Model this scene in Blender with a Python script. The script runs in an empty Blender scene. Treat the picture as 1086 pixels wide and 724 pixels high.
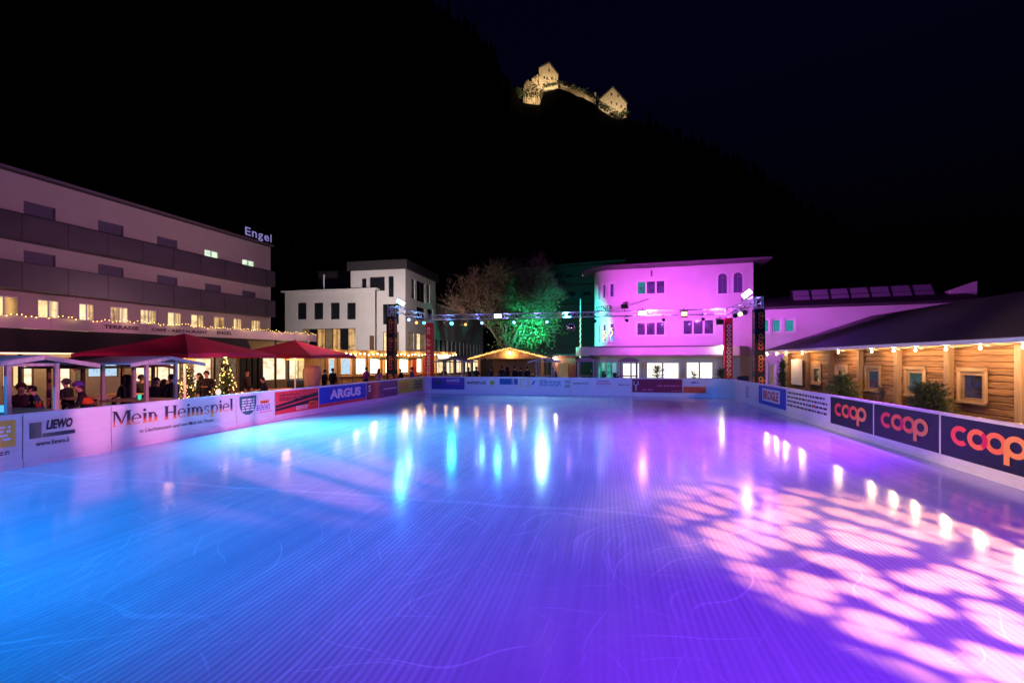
import bpy, bmesh, math, random
from mathutils import Vector, Matrix
random.seed(7)
sc = bpy.context.scene
col = sc.collection
PI = math.pi
R = math.radians

# ------------------------------------------------------------------ camera, sky, exposure
# world axes follow the rink: +Y runs down the rink, +X across it, the lens stands over the origin
YAW, FOC, CXP, HYP, EYE = R(11.7), 483.0, 543.0, 381.0, 2.35
cd = bpy.data.cameras.new('camera'); cam = bpy.data.objects.new('camera', cd); col.objects.link(cam)
cam.location = (0, 0, EYE); cam.rotation_euler = (PI/2, 0, YAW)
cd.sensor_width = 36.0; cd.lens = 36.0*FOC/1086.0; cd.shift_y = 19.0/1086.0
cd.clip_start = 0.05; cd.clip_end = 3000
sc.camera = cam
world = bpy.data.worlds.new('World'); sc.world = world; world.use_nodes = True
wn = world.node_tree
sky = wn.nodes.new('ShaderNodeTexSky'); sky.sky_type = 'NISHITA'; sky.sun_disc = False
sky.sun_elevation = R(-4); sky.sun_rotation = R(200)
bg = wn.nodes['Background']; bg.inputs['Strength'].default_value = 0.05
tint = wn.nodes.new('ShaderNodeMix'); tint.data_type = 'RGBA'; tint.blend_type = 'MULTIPLY'; tint.inputs[0].default_value = 1; tint.inputs[7].default_value = (.8,.85,5.2,1)   # moonless deep blue night air
wn.links.new(sky.outputs['Color'], tint.inputs[6]); wn.links.new(tint.outputs[2], bg.inputs['Color'])
vs = sc.view_settings; vs.view_transform = 'Standard'; vs.look = 'None'; vs.exposure = 0; vs.gamma = 1
sc.cycles.use_denoising = True
sc.cycles.sample_clamp_indirect = 6
sc.cycles.max_bounces = 6
sc.cycles.diffuse_bounces = 3
sc.cycles.glossy_bounces = 3
sc.cycles.caustics_reflective = False
sc.cycles.caustics_refractive = False

# ------------------------------------------------------------------ helpers
CA, SA = math.cos(YAW), math.sin(YAW)
def ray(px):
    t = (px-CXP)/FOC
    return (t*CA-SA, t*SA+CA)
def W(px, d, z=0.0):
    a, b = ray(px); return Vector((a*d, b*d, z))
def ZP(py, d): return EYE+(HYP-py)/FOC*d
def atu(px, u):                    # distance at which the ray of a column meets the line X = u
    return u/ray(px)[0]
def atv(px, v): return v/ray(px)[1]

class Face:                        # a vertical plane in plan from P0 to P1
    def __init__(s, P0, P1):
        s.o = Vector((P0[0], P0[1])); d = Vector((P1[0]-P0[0], P1[1]-P0[1])); s.len = d.length; s.d = d.normalized()
        s.ang = math.atan2(s.d.y, s.d.x)
    def x(s, px):
        a, b = ray(px)
        den = s.d.x*b-s.d.y*a
        return (s.o.y*a-s.o.x*b)/den
    def depth(s, px):
        p = s.o+s.d*s.x(px); return p.y*CA-p.x*SA
    def at(s, px, py): return s.x(px), ZP(py, s.depth(px))
    def loc(s): return (s.o.x, s.o.y, 0)

class MB:
    def __init__(s): s.v = []; s.f = []; s.mi = []; s.cur = 0
    def add(s, vs_, fs):
        b = len(s.v); s.v += [tuple(p) for p in vs_]
        for f in fs: s.f.append(tuple(i+b for i in f)); s.mi.append(s.cur)
        return s
    def box(s, x0, x1, y0, y1, z0, z1):
        return s.add([(x0,y0,z0),(x1,y0,z0),(x1,y1,z0),(x0,y1,z0),(x0,y0,z1),(x1,y0,z1),(x1,y1,z1),(x0,y1,z1)],
                     [(0,3,2,1),(4,5,6,7),(0,1,5,4),(1,2,6,5),(2,3,7,6),(3,0,4,7)])
    def cbox(s, x0, x1, y0, y1, z0, z1, c=0.01):          # chamfered along z edges and top
        p = [(x0+c,y0),(x1-c,y0),(x1,y0+c),(x1,y1-c),(x1-c,y1),(x0+c,y1),(x0,y1-c),(x0,y0+c)]
        q = [(x0+c,y0+c),(x1-c,y0+c),(x1-c,y0+c),(x1-c,y1-c),(x1-c,y1-c),(x0+c,y1-c),(x0+c,y1-c),(x0+c,y0+c)]
        v = [(a,b,z0) for a,b in p]+[(a,b,z1-c) for a,b in p]+[(a,b,z1) for a,b in q]
        f = [tuple(reversed(range(8)))]+[(i,(i+1)%8,(i+1)%8+8,i+8) for i in range(8)]+[(i+8,(i+1)%8+8,(i+1)%8+16,i+16) for i in range(8)]+[tuple(range(16,24))]
        return s.add(v, f)
    def bar(s, p, q, w, h=None, up=(0,0,1)):             # square bar between two points
        h = h or w; p = Vector(p); q = Vector(q); d = (q-p).normalized(); up = Vector(up)
        if abs(d.dot(up)) > .95: up = Vector((1,0,0))
        a = d.cross(up).normalized()*w/2; b = a.cross(d).normalized()*h/2
        v = [p-a-b,p+a-b,p+a+b,p-a+b,q-a-b,q+a-b,q+a+b,q-a+b]
        return s.add(v, [(0,1,2,3),(7,6,5,4),(4,5,1,0),(5,6,2,1),(6,7,3,2),(7,4,0,3)])
    def tube(s, p, q, r0, r1=None, n=8, cap=True):
        r1 = r0 if r1 is None else r1; p = Vector(p); q = Vector(q); d = (q-p).normalized()
        up = Vector((0,0,1)) if abs(d.z) < .9 else Vector((1,0,0))
        a = d.cross(up).normalized(); b = a.cross(d)
        v = []
        for P, r in ((p,r0),(q,r1)):
            for i in range(n):
                t = 2*PI*i/n; v.append(P+a*math.cos(t)*r+b*math.sin(t)*r)
        f = [(i,(i+1)%n,(i+1)%n+n,i+n) for i in range(n)]
        if cap: f += [tuple(reversed(range(n))), tuple(range(n,2*n))]
        return s.add(v, f)
    def path(s, pts, r, n=6):
        for a, b in zip(pts, pts[1:]): s.tube(a, b, r, r, n)
        return s
    def ball(s, c, r, n=8, m=5, sz=1.0):
        v = [(c[0],c[1],c[2]-r*sz)]; f = []
        for j in range(1, m):
            t = -PI/2+PI*j/m
            for i in range(n):
                a = 2*PI*i/n; v.append((c[0]+r*math.cos(t)*math.cos(a), c[1]+r*math.cos(t)*math.sin(a), c[2]+r*sz*math.sin(t)))
        v.append((c[0],c[1],c[2]+r*sz)); L = len(v)-1
        for i in range(n): f.append((0,1+(i+1)%n,1+i)); f.append((L,L-n+i,L-n+(i+1)%n))
        for j in range(m-2):
            for i in range(n):
                a = 1+j*n+i; b = 1+j*n+(i+1)%n; f.append((a,b,b+n,a+n))
        return s.add(v, f)
    def lathe(s, prof, c=(0,0,0), n=16, squ=None):
        v = []
        for r, z in prof:
            for i in range(n):
                a = 2*PI*i/n; v.append((c[0]+r*math.cos(a), c[1]+r*math.sin(a), c[2]+z))
        f = []
        for j in range(len(prof)-1):
            for i in range(n): f.append((j*n+i, j*n+(i+1)%n, (j+1)*n+(i+1)%n, (j+1)*n+i))
        f += [tuple(reversed(range(n))), tuple(range((len(prof)-1)*n, len(prof)*n))]
        return s.add(v, f)
    def poly(s, pts): return s.add(pts, [tuple(range(len(pts)))])
    def prism(s, pts, z0, z1):                          # plan polygon (ccw) extruded up
        n = len(pts)
        v = [(a,b,z0) for a,b in pts]+[(a,b,z1) for a,b in pts]
        return s.add(v, [tuple(reversed(range(n))), tuple(range(n,2*n))]+[(i,(i+1)%n,(i+1)%n+n,i+n) for i in range(n)])
    def xz(s, pts, y0, y1):                             # elevation polygon (x,z) extruded in y
        n = len(pts)
        v = [(a,y0,b) for a,b in pts]+[(a,y1,b) for a,b in pts]
        return s.add(v, [tuple(range(n)), tuple(reversed(range(n,2*n)))]+[(i+n,(i+1)%n+n,(i+1)%n,i) for i in range(n)])
    def build(s, name, mat, parent=None, smooth=False, kind=None, loc=None, rz=None, label=None):
        me = bpy.data.meshes.new(name); me.from_pydata(s.v, [], s.f)
        for m in (mat if isinstance(mat, (list,tuple)) else [mat]): me.materials.append(m)
        if isinstance(mat, (list,tuple)): me.polygons.foreach_set('material_index', s.mi)
        if smooth: me.polygons.foreach_set('use_smooth', [True]*len(me.polygons))
        me.update()
        o = bpy.data.objects.new(name, me); col.objects.link(o)
        if parent: o.parent = parent
        if kind: o['kind'] = kind
        if loc: o.location = loc
        if rz is not None: o.rotation_euler = (0,0,rz)
        if label: o['label'] = label
        return o

def tag(o, label, cat, group=None):
    o['label'] = label; o['category'] = cat
    if group: o['group'] = group
    return o
def thing(name, label, cat, loc=(0,0,0), rz=0.0, group=None):
    o = bpy.data.objects.new(name, None); o.empty_display_size = .2; col.objects.link(o)
    o.location = loc; o.rotation_euler = (0,0,rz)
    return tag(o, label, cat, group)
def copy_tree(o, parent=None):
    c = o.copy(); col.objects.link(c); c.parent = parent
    for ch in o.children: copy_tree(ch, c)
    return c

# ------------------------------------------------------------------ materials
def lin(h):
    h = h.lstrip('#'); r = [int(h[i:i+2],16)/255 for i in (0,2,4)]
    return tuple(c/12.92 if c <= .04045 else ((c+.055)/1.055)**2.4 for c in r)
def mat(name, c, rough=.6, metal=0, ns=3.0, na=.15, bump=0, bs=20.0, emit=None, es=0, spec=.5, stretch=(1,1,1), coat=0):
    m = bpy.data.materials.new(name); m.use_nodes = True; nt = m.node_tree; N = nt.nodes; L = nt.links
    b = N['Principled BSDF']; b.inputs['Roughness'].default_value = rough; b.inputs['Metallic'].default_value = metal
    b.inputs['Specular IOR Level'].default_value = spec; b.inputs['Coat Weight'].default_value = coat
    tc = N.new('ShaderNodeTexCoord'); mp = N.new('ShaderNodeMapping'); mp.inputs['Scale'].default_value = stretch
    L.new(tc.outputs['Object'], mp.inputs[0])
    no = N.new('ShaderNodeTexNoise'); no.inputs['Scale'].default_value = ns; no.inputs['Detail'].default_value = 5
    L.new(mp.outputs[0], no.inputs['Vector'])
    mx = N.new('ShaderNodeMix'); mx.data_type = 'RGBA'
    mx.inputs[6].default_value = tuple(x*(1-na) for x in c)+(1,); mx.inputs[7].default_value = tuple(min(1,x*(1+na)) for x in c)+(1,)
    L.new(no.outputs['Fac'], mx.inputs[0]); L.new(mx.outputs[2], b.inputs['Base Color'])
    if bump:
        n2 = N.new('ShaderNodeTexNoise'); n2.inputs['Scale'].default_value = bs; n2.inputs['Detail'].default_value = 4
        L.new(mp.outputs[0], n2.inputs['Vector'])
        bp = N.new('ShaderNodeBump'); bp.inputs['Strength'].default_value = bump; bp.inputs['Distance'].default_value = .02
        L.new(n2.outputs['Fac'], bp.inputs['Height']); L.new(bp.outputs[0], b.inputs['Normal'])
    if emit:
        b.inputs['Emission Color'].default_value = tuple(emit)+(1,); b.inputs['Emission Strength'].default_value = es
    return m
def litwin(name, hi, lo, es, scale=2.0, contrast=(.35,.65)):     # a lit room seen through the pane
    m = bpy.data.materials.new(name); m.use_nodes = True; nt = m.node_tree; N = nt.nodes; L = nt.links
    b = N['Principled BSDF']; b.inputs['Base Color'].default_value = (.02,.02,.02,1); b.inputs['Roughness'].default_value = .08
    tc = N.new('ShaderNodeTexCoord'); no = N.new('ShaderNodeTexVoronoi'); no.feature = 'F1'; no.distance = 'MANHATTAN'; no.inputs['Scale'].default_value = scale
    n2 = N.new('ShaderNodeTexNoise'); n2.inputs['Scale'].default_value = scale*1.5
    L.new(tc.outputs['Object'], no.inputs['Vector']); L.new(tc.outputs['Object'], n2.inputs['Vector'])
    ad = N.new('ShaderNodeMath'); ad.operation = 'MULTIPLY_ADD'; ad.inputs[1].default_value = .35
    L.new(no.outputs['Color'], ad.inputs[0]); L.new(n2.outputs['Fac'], ad.inputs[2])
    cr = N.new('ShaderNodeValToRGB'); cr.color_ramp.elements[0].position = contrast[0]; cr.color_ramp.elements[1].position = contrast[1]
    cr.color_ramp.elements[0].color = tuple(lo)+(1,); cr.color_ramp.elements[1].color = tuple(hi)+(1,)
    L.new(ad.outputs[0], cr.inputs[0]); L.new(cr.outputs[0], b.inputs['Emission Color']); b.inputs['Emission Strength'].default_value = es
    return m
def glow(name, c, es):
    m = bpy.data.materials.new(name); m.use_nodes = True; nt = m.node_tree; N = nt.nodes
    b = N['Principled BSDF']; b.inputs['Base Color'].default_value = tuple(x*.5 for x in c)+(1,)
    no = N.new('ShaderNodeTexNoise'); no.inputs['Scale'].default_value = 3
    mx = N.new('ShaderNodeMix'); mx.data_type = 'RGBA'; mx.inputs[6].default_value = tuple(x*.9 for x in c)+(1,); mx.inputs[7].default_value = tuple(c)+(1,)
    nt.links.new(no.outputs['Fac'], mx.inputs[0]); nt.links.new(mx.outputs[2], b.inputs['Emission Color'])
    b.inputs['Emission Strength'].default_value = es
    return m
def wood(name, c1, c2, axis='x', rough=.7):
    m = bpy.data.materials.new(name); m.use_nodes = True; nt = m.node_tree; N = nt.nodes; L = nt.links
    b = N['Principled BSDF']; b.inputs['Roughness'].default_value = rough
    tc = N.new('ShaderNodeTexCoord'); mp = N.new('ShaderNodeMapping')
    mp.inputs['Scale'].default_value = {'x':(1.2,18,18),'z':(18,18,1.2),'y':(18,1.2,18)}[axis]
    oi = N.new('ShaderNodeObjectInfo'); ad = N.new('ShaderNodeVectorMath'); ad.operation = 'ADD'
    sc_ = N.new('ShaderNodeVectorMath'); sc_.operation = 'SCALE'; sc_.inputs[0].default_value = (17,31,7)
    L.new(oi.outputs['Random'], sc_.inputs['Scale'])
    L.new(tc.outputs['Object'], mp.inputs[0]); L.new(mp.outputs[0], ad.inputs[0]); L.new(sc_.outputs[0], ad.inputs[1])
    no = N.new('ShaderNodeTexNoise'); no.inputs['Scale'].default_value = 1; no.inputs['Detail'].default_value = 6; no.inputs['Distortion'].default_value = .6
    L.new(ad.outputs[0], no.inputs['Vector'])
    cr = N.new('ShaderNodeValToRGB'); cr.color_ramp.elements[0].position = .3; cr.color_ramp.elements[1].position = .7
    cr.color_ramp.elements[0].color = tuple(c1)+(1,); cr.color_ramp.elements[1].color = tuple(c2)+(1,)
    L.new(no.outputs['Fac'], cr.inputs[0])
    hs = N.new('ShaderNodeHueSaturation'); mr = N.new('ShaderNodeMapRange'); mr.inputs[3].default_value = .65; mr.inputs[4].default_value = 1.25
    L.new(oi.outputs['Random'], mr.inputs[0]); L.new(mr.outputs[0], hs.inputs['Value']); L.new(cr.outputs[0], hs.inputs['Color'])
    L.new(hs.outputs[0], b.inputs['Base Color'])
    bp = N.new('ShaderNodeBump'); bp.inputs['Strength'].default_value = .35; bp.inputs['Distance'].default_value = .01
    L.new(no.outputs['Fac'], bp.inputs['Height']); L.new(bp.outputs[0], b.inputs['Normal'])
    return m

M = {}
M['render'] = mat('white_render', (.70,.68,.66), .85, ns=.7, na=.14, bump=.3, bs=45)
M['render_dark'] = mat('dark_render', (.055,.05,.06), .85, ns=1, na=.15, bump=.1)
M['hotel'] = mat('hotel_render', (.54,.47,.43), .85, ns=.8, na=.08, bump=.1, bs=40)
M['parapet'] = mat('balcony_panel', (.16,.13,.16), .5, ns=2, na=.15)
M['roofdark'] = mat('dark_roof', (.05,.045,.05), .6, ns=2, na=.25, bump=.2, bs=15)
M['barnroof'] = mat('barn_roof_tile', (.10,.085,.10), .55, ns=5, na=.3, bump=.5, bs=14)
M['metal'] = mat('aluminium', (.62,.62,.66), .35, 1.0, ns=8, na=.1)
M['whitemetal'] = mat('white_paint', (.78,.77,.76), .45, ns=4, na=.06)
M['black'] = mat('black_metal', (.015,.015,.018), .45, ns=8, na=.3)
M['glassdark'] = mat('dark_glass', (.012,.016,.022), .08, ns=1, na=.3, spec=.7)
M['shutter'] = mat('roller_shutter', (.12,.10,.17), .6, ns=2, na=.15, bump=.4, bs=1.5, stretch=(1,1,30))
M['board'] = mat('rink_board_plastic', (.76,.75,.76), .38, ns=5, na=.13, bump=.12, bs=5, stretch=(.35,1,1.6))
M['rail'] = mat('rink_rail', (.76,.74,.77), .34, ns=7, na=.2, bump=.1, bs=9, stretch=(.4,1,2))
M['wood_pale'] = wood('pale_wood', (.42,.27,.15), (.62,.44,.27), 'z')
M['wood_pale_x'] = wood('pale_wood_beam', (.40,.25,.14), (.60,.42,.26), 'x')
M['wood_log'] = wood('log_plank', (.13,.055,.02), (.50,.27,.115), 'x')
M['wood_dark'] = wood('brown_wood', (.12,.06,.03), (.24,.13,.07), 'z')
M['wood_grey'] = wood('weathered_wood', (.45,.40,.36), (.64,.58,.52), 'z')
M['fabric_red'] = mat('red_parasol_fabric', (.62,.02,.055), .8, ns=3, na=.12, bump=.2, bs=8)
M['fabric_black'] = mat('black_fabric', (.012,.011,.012), .9, ns=3, na=.2)
M['rooffelt'] = mat('pale_hut_roof', (.55,.53,.52), .7, ns=3, na=.1, bump=.15)
M['needles'] = mat('fir_needles', (.035,.065,.025), .8, ns=4, na=.5)
M['needles_lit'] = mat('fir_needles_painted_lit', (.075,.11,.04), .75, ns=4, na=.5)  # fir needles in a paler green with the bulb light put in
M['leaf'] = mat('tree_leaf', (.10,.15,.05), .6, ns=1.2, na=.45)
M['bark'] = mat('bark', (.16,.115,.09), .9, ns=6, na=.35, bump=.6, bs=12)
M['stone'] = mat('castle_stone', (.46,.38,.28), .95, ns=.55, na=.6, bump=1.0, bs=1.2)
M['lead'] = mat('ink', (.02,.018,.03), .6, ns=5, na=.2)
M['paving'] = mat('paving', (.085,.08,.08), .75, ns=1.5, na=.35, bump=.3, bs=30)
M['bulb'] = glow('warm_bulb', (1,.70,.34), 20)
M['bulb_small'] = glow('fairy_bulb', (1,.60,.16), 6)
M['led'] = glow('warm_led_strip', (1,.70,.42), 2.2)

# ------------------------------------------------------------------ lamps
def spot(name, loc, target, watts, color, size=40, blend=.6, radius=.15, parent=None, gobo=None):
    l = bpy.data.lights.new(name, 'SPOT'); l.energy = watts; l.color = color; l.spot_size = R(size); l.spot_blend = blend; l.shadow_soft_size = radius
    o = bpy.data.objects.new(name, l); col.objects.link(o); o.location = loc
    o.rotation_euler = (Vector(target)-Vector(loc)).to_track_quat('-Z','Y').to_euler()
    if gobo:
        l.use_nodes = True; nt = l.node_tree; N = nt.nodes; L = nt.links
        em = [n for n in N if n.type == 'EMISSION'][0]
        tc = N.new('ShaderNodeTexCoord'); sp = N.new('ShaderNodeSeparateXYZ'); L.new(tc.outputs['Normal'], sp.inputs[0])
        cz = N.new('ShaderNodeCombineXYZ'); dv = N.new('ShaderNodeVectorMath'); dv.operation = 'DIVIDE'
        for i in range(3): L.new(sp.outputs['Z'], cz.inputs[i])
        L.new(tc.outputs['Normal'], dv.inputs[0]); L.new(cz.outputs[0], dv.inputs[1])
        mp = N.new('ShaderNodeMapping'); mp.inputs['Scale'].default_value = gobo['stretch']; mp.inputs['Rotation'].default_value = (0,0,gobo.get('rot',0))
        L.new(dv.outputs[0], mp.inputs[0])
        vo = N.new('ShaderNodeTexVoronoi'); vo.voronoi_dimensions = '2D'; vo.inputs['Scale'].default_value = gobo['scale']; vo.inputs['Randomness'].default_value = gobo.get('rnd',.8)
        wz = N.new('ShaderNodeTexNoise'); wz.inputs['Scale'].default_value = gobo['scale']*.35; L.new(mp.outputs[0], wz.inputs['Vector'])
        wa = N.new('ShaderNodeVectorMath'); wa.operation = 'MULTIPLY_ADD'; wa.inputs[1].default_value = (gobo.get('warp',0)*3,)*3
        L.new(wz.outputs['Color'], wa.inputs[0]); L.new(mp.outputs[0], wa.inputs[2]); L.new(wa.outputs[0], vo.inputs['Vector'])
        mr = N.new('ShaderNodeMapRange'); mr.interpolation_type = 'SMOOTHSTEP'
        mr.inputs[1].default_value = gobo['r']+gobo['soft']; mr.inputs[2].default_value = gobo['r']-gobo['soft']
        mr.inputs[3].default_value = gobo.get('floor',.02); mr.inputs[4].default_value = 1
        L.new(vo.outputs['Distance'], mr.inputs[0]); L.new(mr.outputs[0], em.inputs['Strength'])
    return o
def bulb_light(loc, watts, color=(1,.62,.28), radius=.05):
    l = bpy.data.lights.new('bulb_light', 'POINT'); l.energy = watts; l.color = color; l.shadow_soft_size = radius
    o = bpy.data.objects.new('bulb_light', l); col.objects.link(o); o.location = loc
    return o

# ------------------------------------------------------------------ ground, ice, hill
g = MB(); g.box(-400,400,-60,700,-.5,-.06); go = g.build('ground', M['paving'], kind='structure')
RL, RR, RF, RN, RC, RCL = -12.4, 7.35, 30.0, -9.0, 1.3, .45     # rink: left, right, far, near edge and corner radii
def corner_arc(cx, cy, a0, a1, r, n=10):
    return [(cx+r*math.cos(R(a0+(a1-a0)*i/n)), cy+r*math.sin(R(a0+(a1-a0)*i/n))) for i in range(n+1)]
outline = [(RL,RN),(RR,RN)]+corner_arc(RR-RC,RF-RC,0,90,RC)+corner_arc(RL+RCL,RF-RCL,90,180,RCL)
def ice_material():
    m = bpy.data.materials.new('rink_ice'); m.use_nodes = True; nt = m.node_tree; N = nt.nodes; L = nt.links
    b = N['Principled BSDF']
    tc = N.new('ShaderNodeTexCoord'); sep = N.new('ShaderNodeSeparateXYZ'); L.new(tc.outputs['Object'], sep.inputs[0])
    def math_(op, a, b_=None, clamp=False):
        n = N.new('ShaderNodeMath'); n.operation = op; n.use_clamp = clamp
        for i, x in enumerate((a, b_)):
            if x is None: continue
            if isinstance(x, (int,float)): n.inputs[i].default_value = x
            else: L.new(x, n.inputs[i])
        return n.outputs[0]
    def noise(scale, stretch=(1,1,1), detail=4, dist=0):
        mp = N.new('ShaderNodeMapping'); mp.inputs['Scale'].default_value = stretch; L.new(tc.outputs['Object'], mp.inputs[0])
        n = N.new('ShaderNodeTexNoise'); n.inputs['Scale'].default_value = scale; n.inputs['Detail'].default_value = detail; n.inputs['Distortion'].default_value = dist
        L.new(mp.outputs[0], n.inputs['Vector']); return n.outputs['Fac']
    # cooling pipes frozen under the surface: pale stripes down the rink, some grazing shading put in
    wob = math_('MULTIPLY', noise(.35), .12)
    ph = math_('MULTIPLY', math_('ADD', sep.outputs['X'], wob), 2*PI/.068)
    stripe = math_('MULTIPLY_ADD', math_('SINE', ph), .5); stripe.node.inputs[2].default_value = .5
    patch = math_('MULTIPLY', math_('SUBTRACT', noise(.3, (1,.4,1), 4), .40), 3.6, True)
    stripe = math_('MULTIPLY', stripe, patch)
    stripe = math_('MULTIPLY', stripe, math_('MULTIPLY', noise(1.0, (4,.15,1), 4), 1.8))
    # skate and resurfacer marks
    drag = noise(1.0, (9,.25,1), 5)
    fine = noise(1.0, (60,.5,1), 2)
    cloud = noise(.45, (1,1,1), 5, .4)
    vor = N.new('ShaderNodeTexVoronoi'); vor.feature = 'DISTANCE_TO_EDGE'; vor.inputs['Scale'].default_value = .33
    nz = N.new('ShaderNodeTexNoise'); nz.inputs['Scale'].default_value = .3; nz.inputs['Detail'].default_value = 2; L.new(tc.outputs['Object'], nz.inputs['Vector'])
    va = N.new('ShaderNodeVectorMath'); va.operation = 'MULTIPLY_ADD'; va.inputs[1].default_value = (3.0,3.0,0)
    L.new(nz.outputs['Color'], va.inputs[0]); L.new(tc.outputs['Object'], va.inputs[2]); L.new(va.outputs[0], vor.inputs['Vector'])
    crack = math_('LESS_THAN', vor.outputs['Distance'], .0045)
    crack = math_('MULTIPLY', crack, math_('MULTIPLY', math_('SUBTRACT', noise(.6), .45), 5, True))
    # frosted seam across the rink
    yl = math_('ABSOLUTE', math_('SUBTRACT', math_('ADD', sep.outputs['Y'], math_('MULTIPLY', noise(.8), .35)), 7.35))
    seam = math_('SUBTRACT', 1, math_('MULTIPLY', yl, 11), True)
    seam = math_('MULTIPLY', seam, noise(5, (1,1,1), 4))
    # skate cuts: long thin scratches lying at several angles
    cuts = None
    for ang, st, th in ((.35,(26,.45,1),.67),(-.5,(30,.5,1),.68),(1.2,(22,.4,1),.68),(-1.15,(34,.6,1),.69)):
        mp = N.new('ShaderNodeMapping'); mp.vector_type = 'POINT'; mp.inputs['Rotation'].default_value = (0,0,ang); L.new(va.outputs[0], mp.inputs[0])
        m2 = N.new('ShaderNodeMapping'); m2.inputs['Scale'].default_value = st; L.new(mp.outputs[0], m2.inputs[0])
        n3 = N.new('ShaderNodeTexNoise'); n3.inputs['Scale'].default_value = 1; n3.inputs['Detail'].default_value = 1; L.new(m2.outputs[0], n3.inputs['Vector'])
        c_ = math_('MULTIPLY', math_('SUBTRACT', n3.outputs['Fac'], th), 14, True)
        cuts = c_ if cuts is None else math_('MAXIMUM', cuts, c_)
    dust = math_('MULTIPLY', math_('SUBTRACT', noise(14, (1,.6,1), 6), .56), 4, True)
    dust = math_('MULTIPLY', dust, math_('MULTIPLY', math_('SUBTRACT', noise(.5, (1,1,1), 3), .45), 4, True))
    # palest where frosted; pieces add up
    f = math_('MULTIPLY', stripe, .42)
    f = math_('ADD', f, math_('MULTIPLY', drag, .35)); f = math_('ADD', f, math_('MULTIPLY', cloud, .3)); f = math_('ADD', f, math_('MULTIPLY', crack, .20)); f = math_('ADD', f, math_('MULTIPLY', cuts, .30)); f = math_('ADD', f, math_('MULTIPLY', dust, .22)); f = math_('ADD', f, math_('MULTIPLY', seam, .4))
    cr = N.new('ShaderNodeValToRGB'); cr.color_ramp.elements[0].position = .1; cr.color_ramp.elements[1].position = .95
    cr.color_ramp.elements[0].color = (.30,.36,.46,1); cr.color_ramp.elements[1].color = (.88,.91,.96,1)
    L.new(f, cr.inputs[0]); L.new(cr.outputs[0], b.inputs['Base Color'])
    rr = math_('ADD', .085, math_('MULTIPLY', fine, .03)); rr = math_('ADD', rr, math_('MULTIPLY', cloud, .07)); rr = math_('ADD', rr, math_('MULTIPLY', stripe, .03))
    L.new(rr, b.inputs['Roughness'])
    b.inputs['IOR'].default_value = 1.33
    h = math_('ADD', math_('MULTIPLY', stripe, .25), math_('ADD', math_('MULTIPLY', fine, .06), math_('MULTIPLY', noise(7, (1,1,1), 3), .5)))
    h = math_('ADD', h, math_('MULTIPLY', crack, .4))
    bp = N.new('ShaderNodeBump'); bp.inputs['Strength'].default_value = .06; bp.inputs['Distance'].default_value = .008
    L.new(h, bp.inputs['Height']); L.new(bp.outputs[0], b.inputs['Normal'])
    return m
ice = MB(); ice.prism(outline, -.055, 0); ice.build('ice', ice_material(), kind='structure')

# wooded hill with its ridge running behind the town
RIDGE = [(-900,-260),(-300,-240),(100,-150),(380,-60),(480,15),(530,62),(552,107),(572,110),(576,96),(592,92),(602,95),(618,102),(632,109),(637,115),(654,125.5),(664,123),(690,133),(750,160),(800,182),(870,236),(930,264),(1040,285),(1300,305),(2000,330)]
def ridge_y(px):
    for (a,b),(c,d) in zip(RIDGE, RIDGE[1:]):
        if a <= px <= c: return b+(d-b)*(px-a)/(c-a)
    return RIDGE[0][1] if px < 0 else RIDGE[-1][1]
def hill_z(px, d):
    top = ZP(ridge_y(px), 262.0)
    t = max(0, min(1.25, (d-90)/172.0))
    return (-1+top*(t**1.25 if t < 1 else 1-(t-1)*.6))
h = MB(); cols = list(range(-500,520,20))+list(range(520,700,4))+list(range(700,1700,22)); rows = [80+8*i for i in range(22)]+[254,258,262,266,272,280,290,305]
for px in cols:
    for d in rows:
        p = W(px, d); n = (2.2*math.sin(p.x*.13+p.y*.07)+1.8*math.sin(p.x*.05-p.y*.19))*(0 if 536 < px < 700 and d > 200 else 1)
        h.v.append((p.x, p.y, hill_z(px,d)+(n if d > 100 else 0)))
nr = len(rows)
for i in range(len(cols)-1):
    for j in range(nr-1): h.f.append((i*nr+j,(i+1)*nr+j,(i+1)*nr+j+1,i*nr+j+1)); h.mi.append(0)
M['hillside'] = mat('hillside', (.012,.014,.010), .95, ns=.05, na=.4)
M['forest'] = mat('forest_spruce', (.016,.024,.012), .95, ns=.1, na=.4)
h.build('hill', M['hillside'], smooth=True, kind='structure')
fo = MB(); rf = random.Random(3)
for k in range(2600):
    d = rf.choice([rf.uniform(110,250), rf.uniform(225,268)]); px = rf.uniform(200,1250)
    if 540 < px < 685 and d > 236: continue
    p = W(px, d, hill_z(px,d)-2); hh = rf.uniform(6,13); r = hh*.2
    for lv in range(3):
        z0 = p.z+hh*(.12+.26*lv); z1 = p.z+hh*(.5+.25*lv); rr = r*(1-.26*lv); a0 = rf.uniform(0,6)
        ring = [(p.x+rr*math.cos(a0+i*PI/3)*rf.uniform(.7,1.2), p.y+rr*math.sin(a0+i*PI/3)*rf.uniform(.7,1.2), z0) for i in range(6)]
        fo.add(ring+[(p.x,p.y,z1)], [(i,(i+1)%6,6) for i in range(6)])
tag(fo.build('hillside_forest', M['forest'], kind='stuff'), 'dark conifer forest covering the hill below the castle', 'forest')

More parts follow.
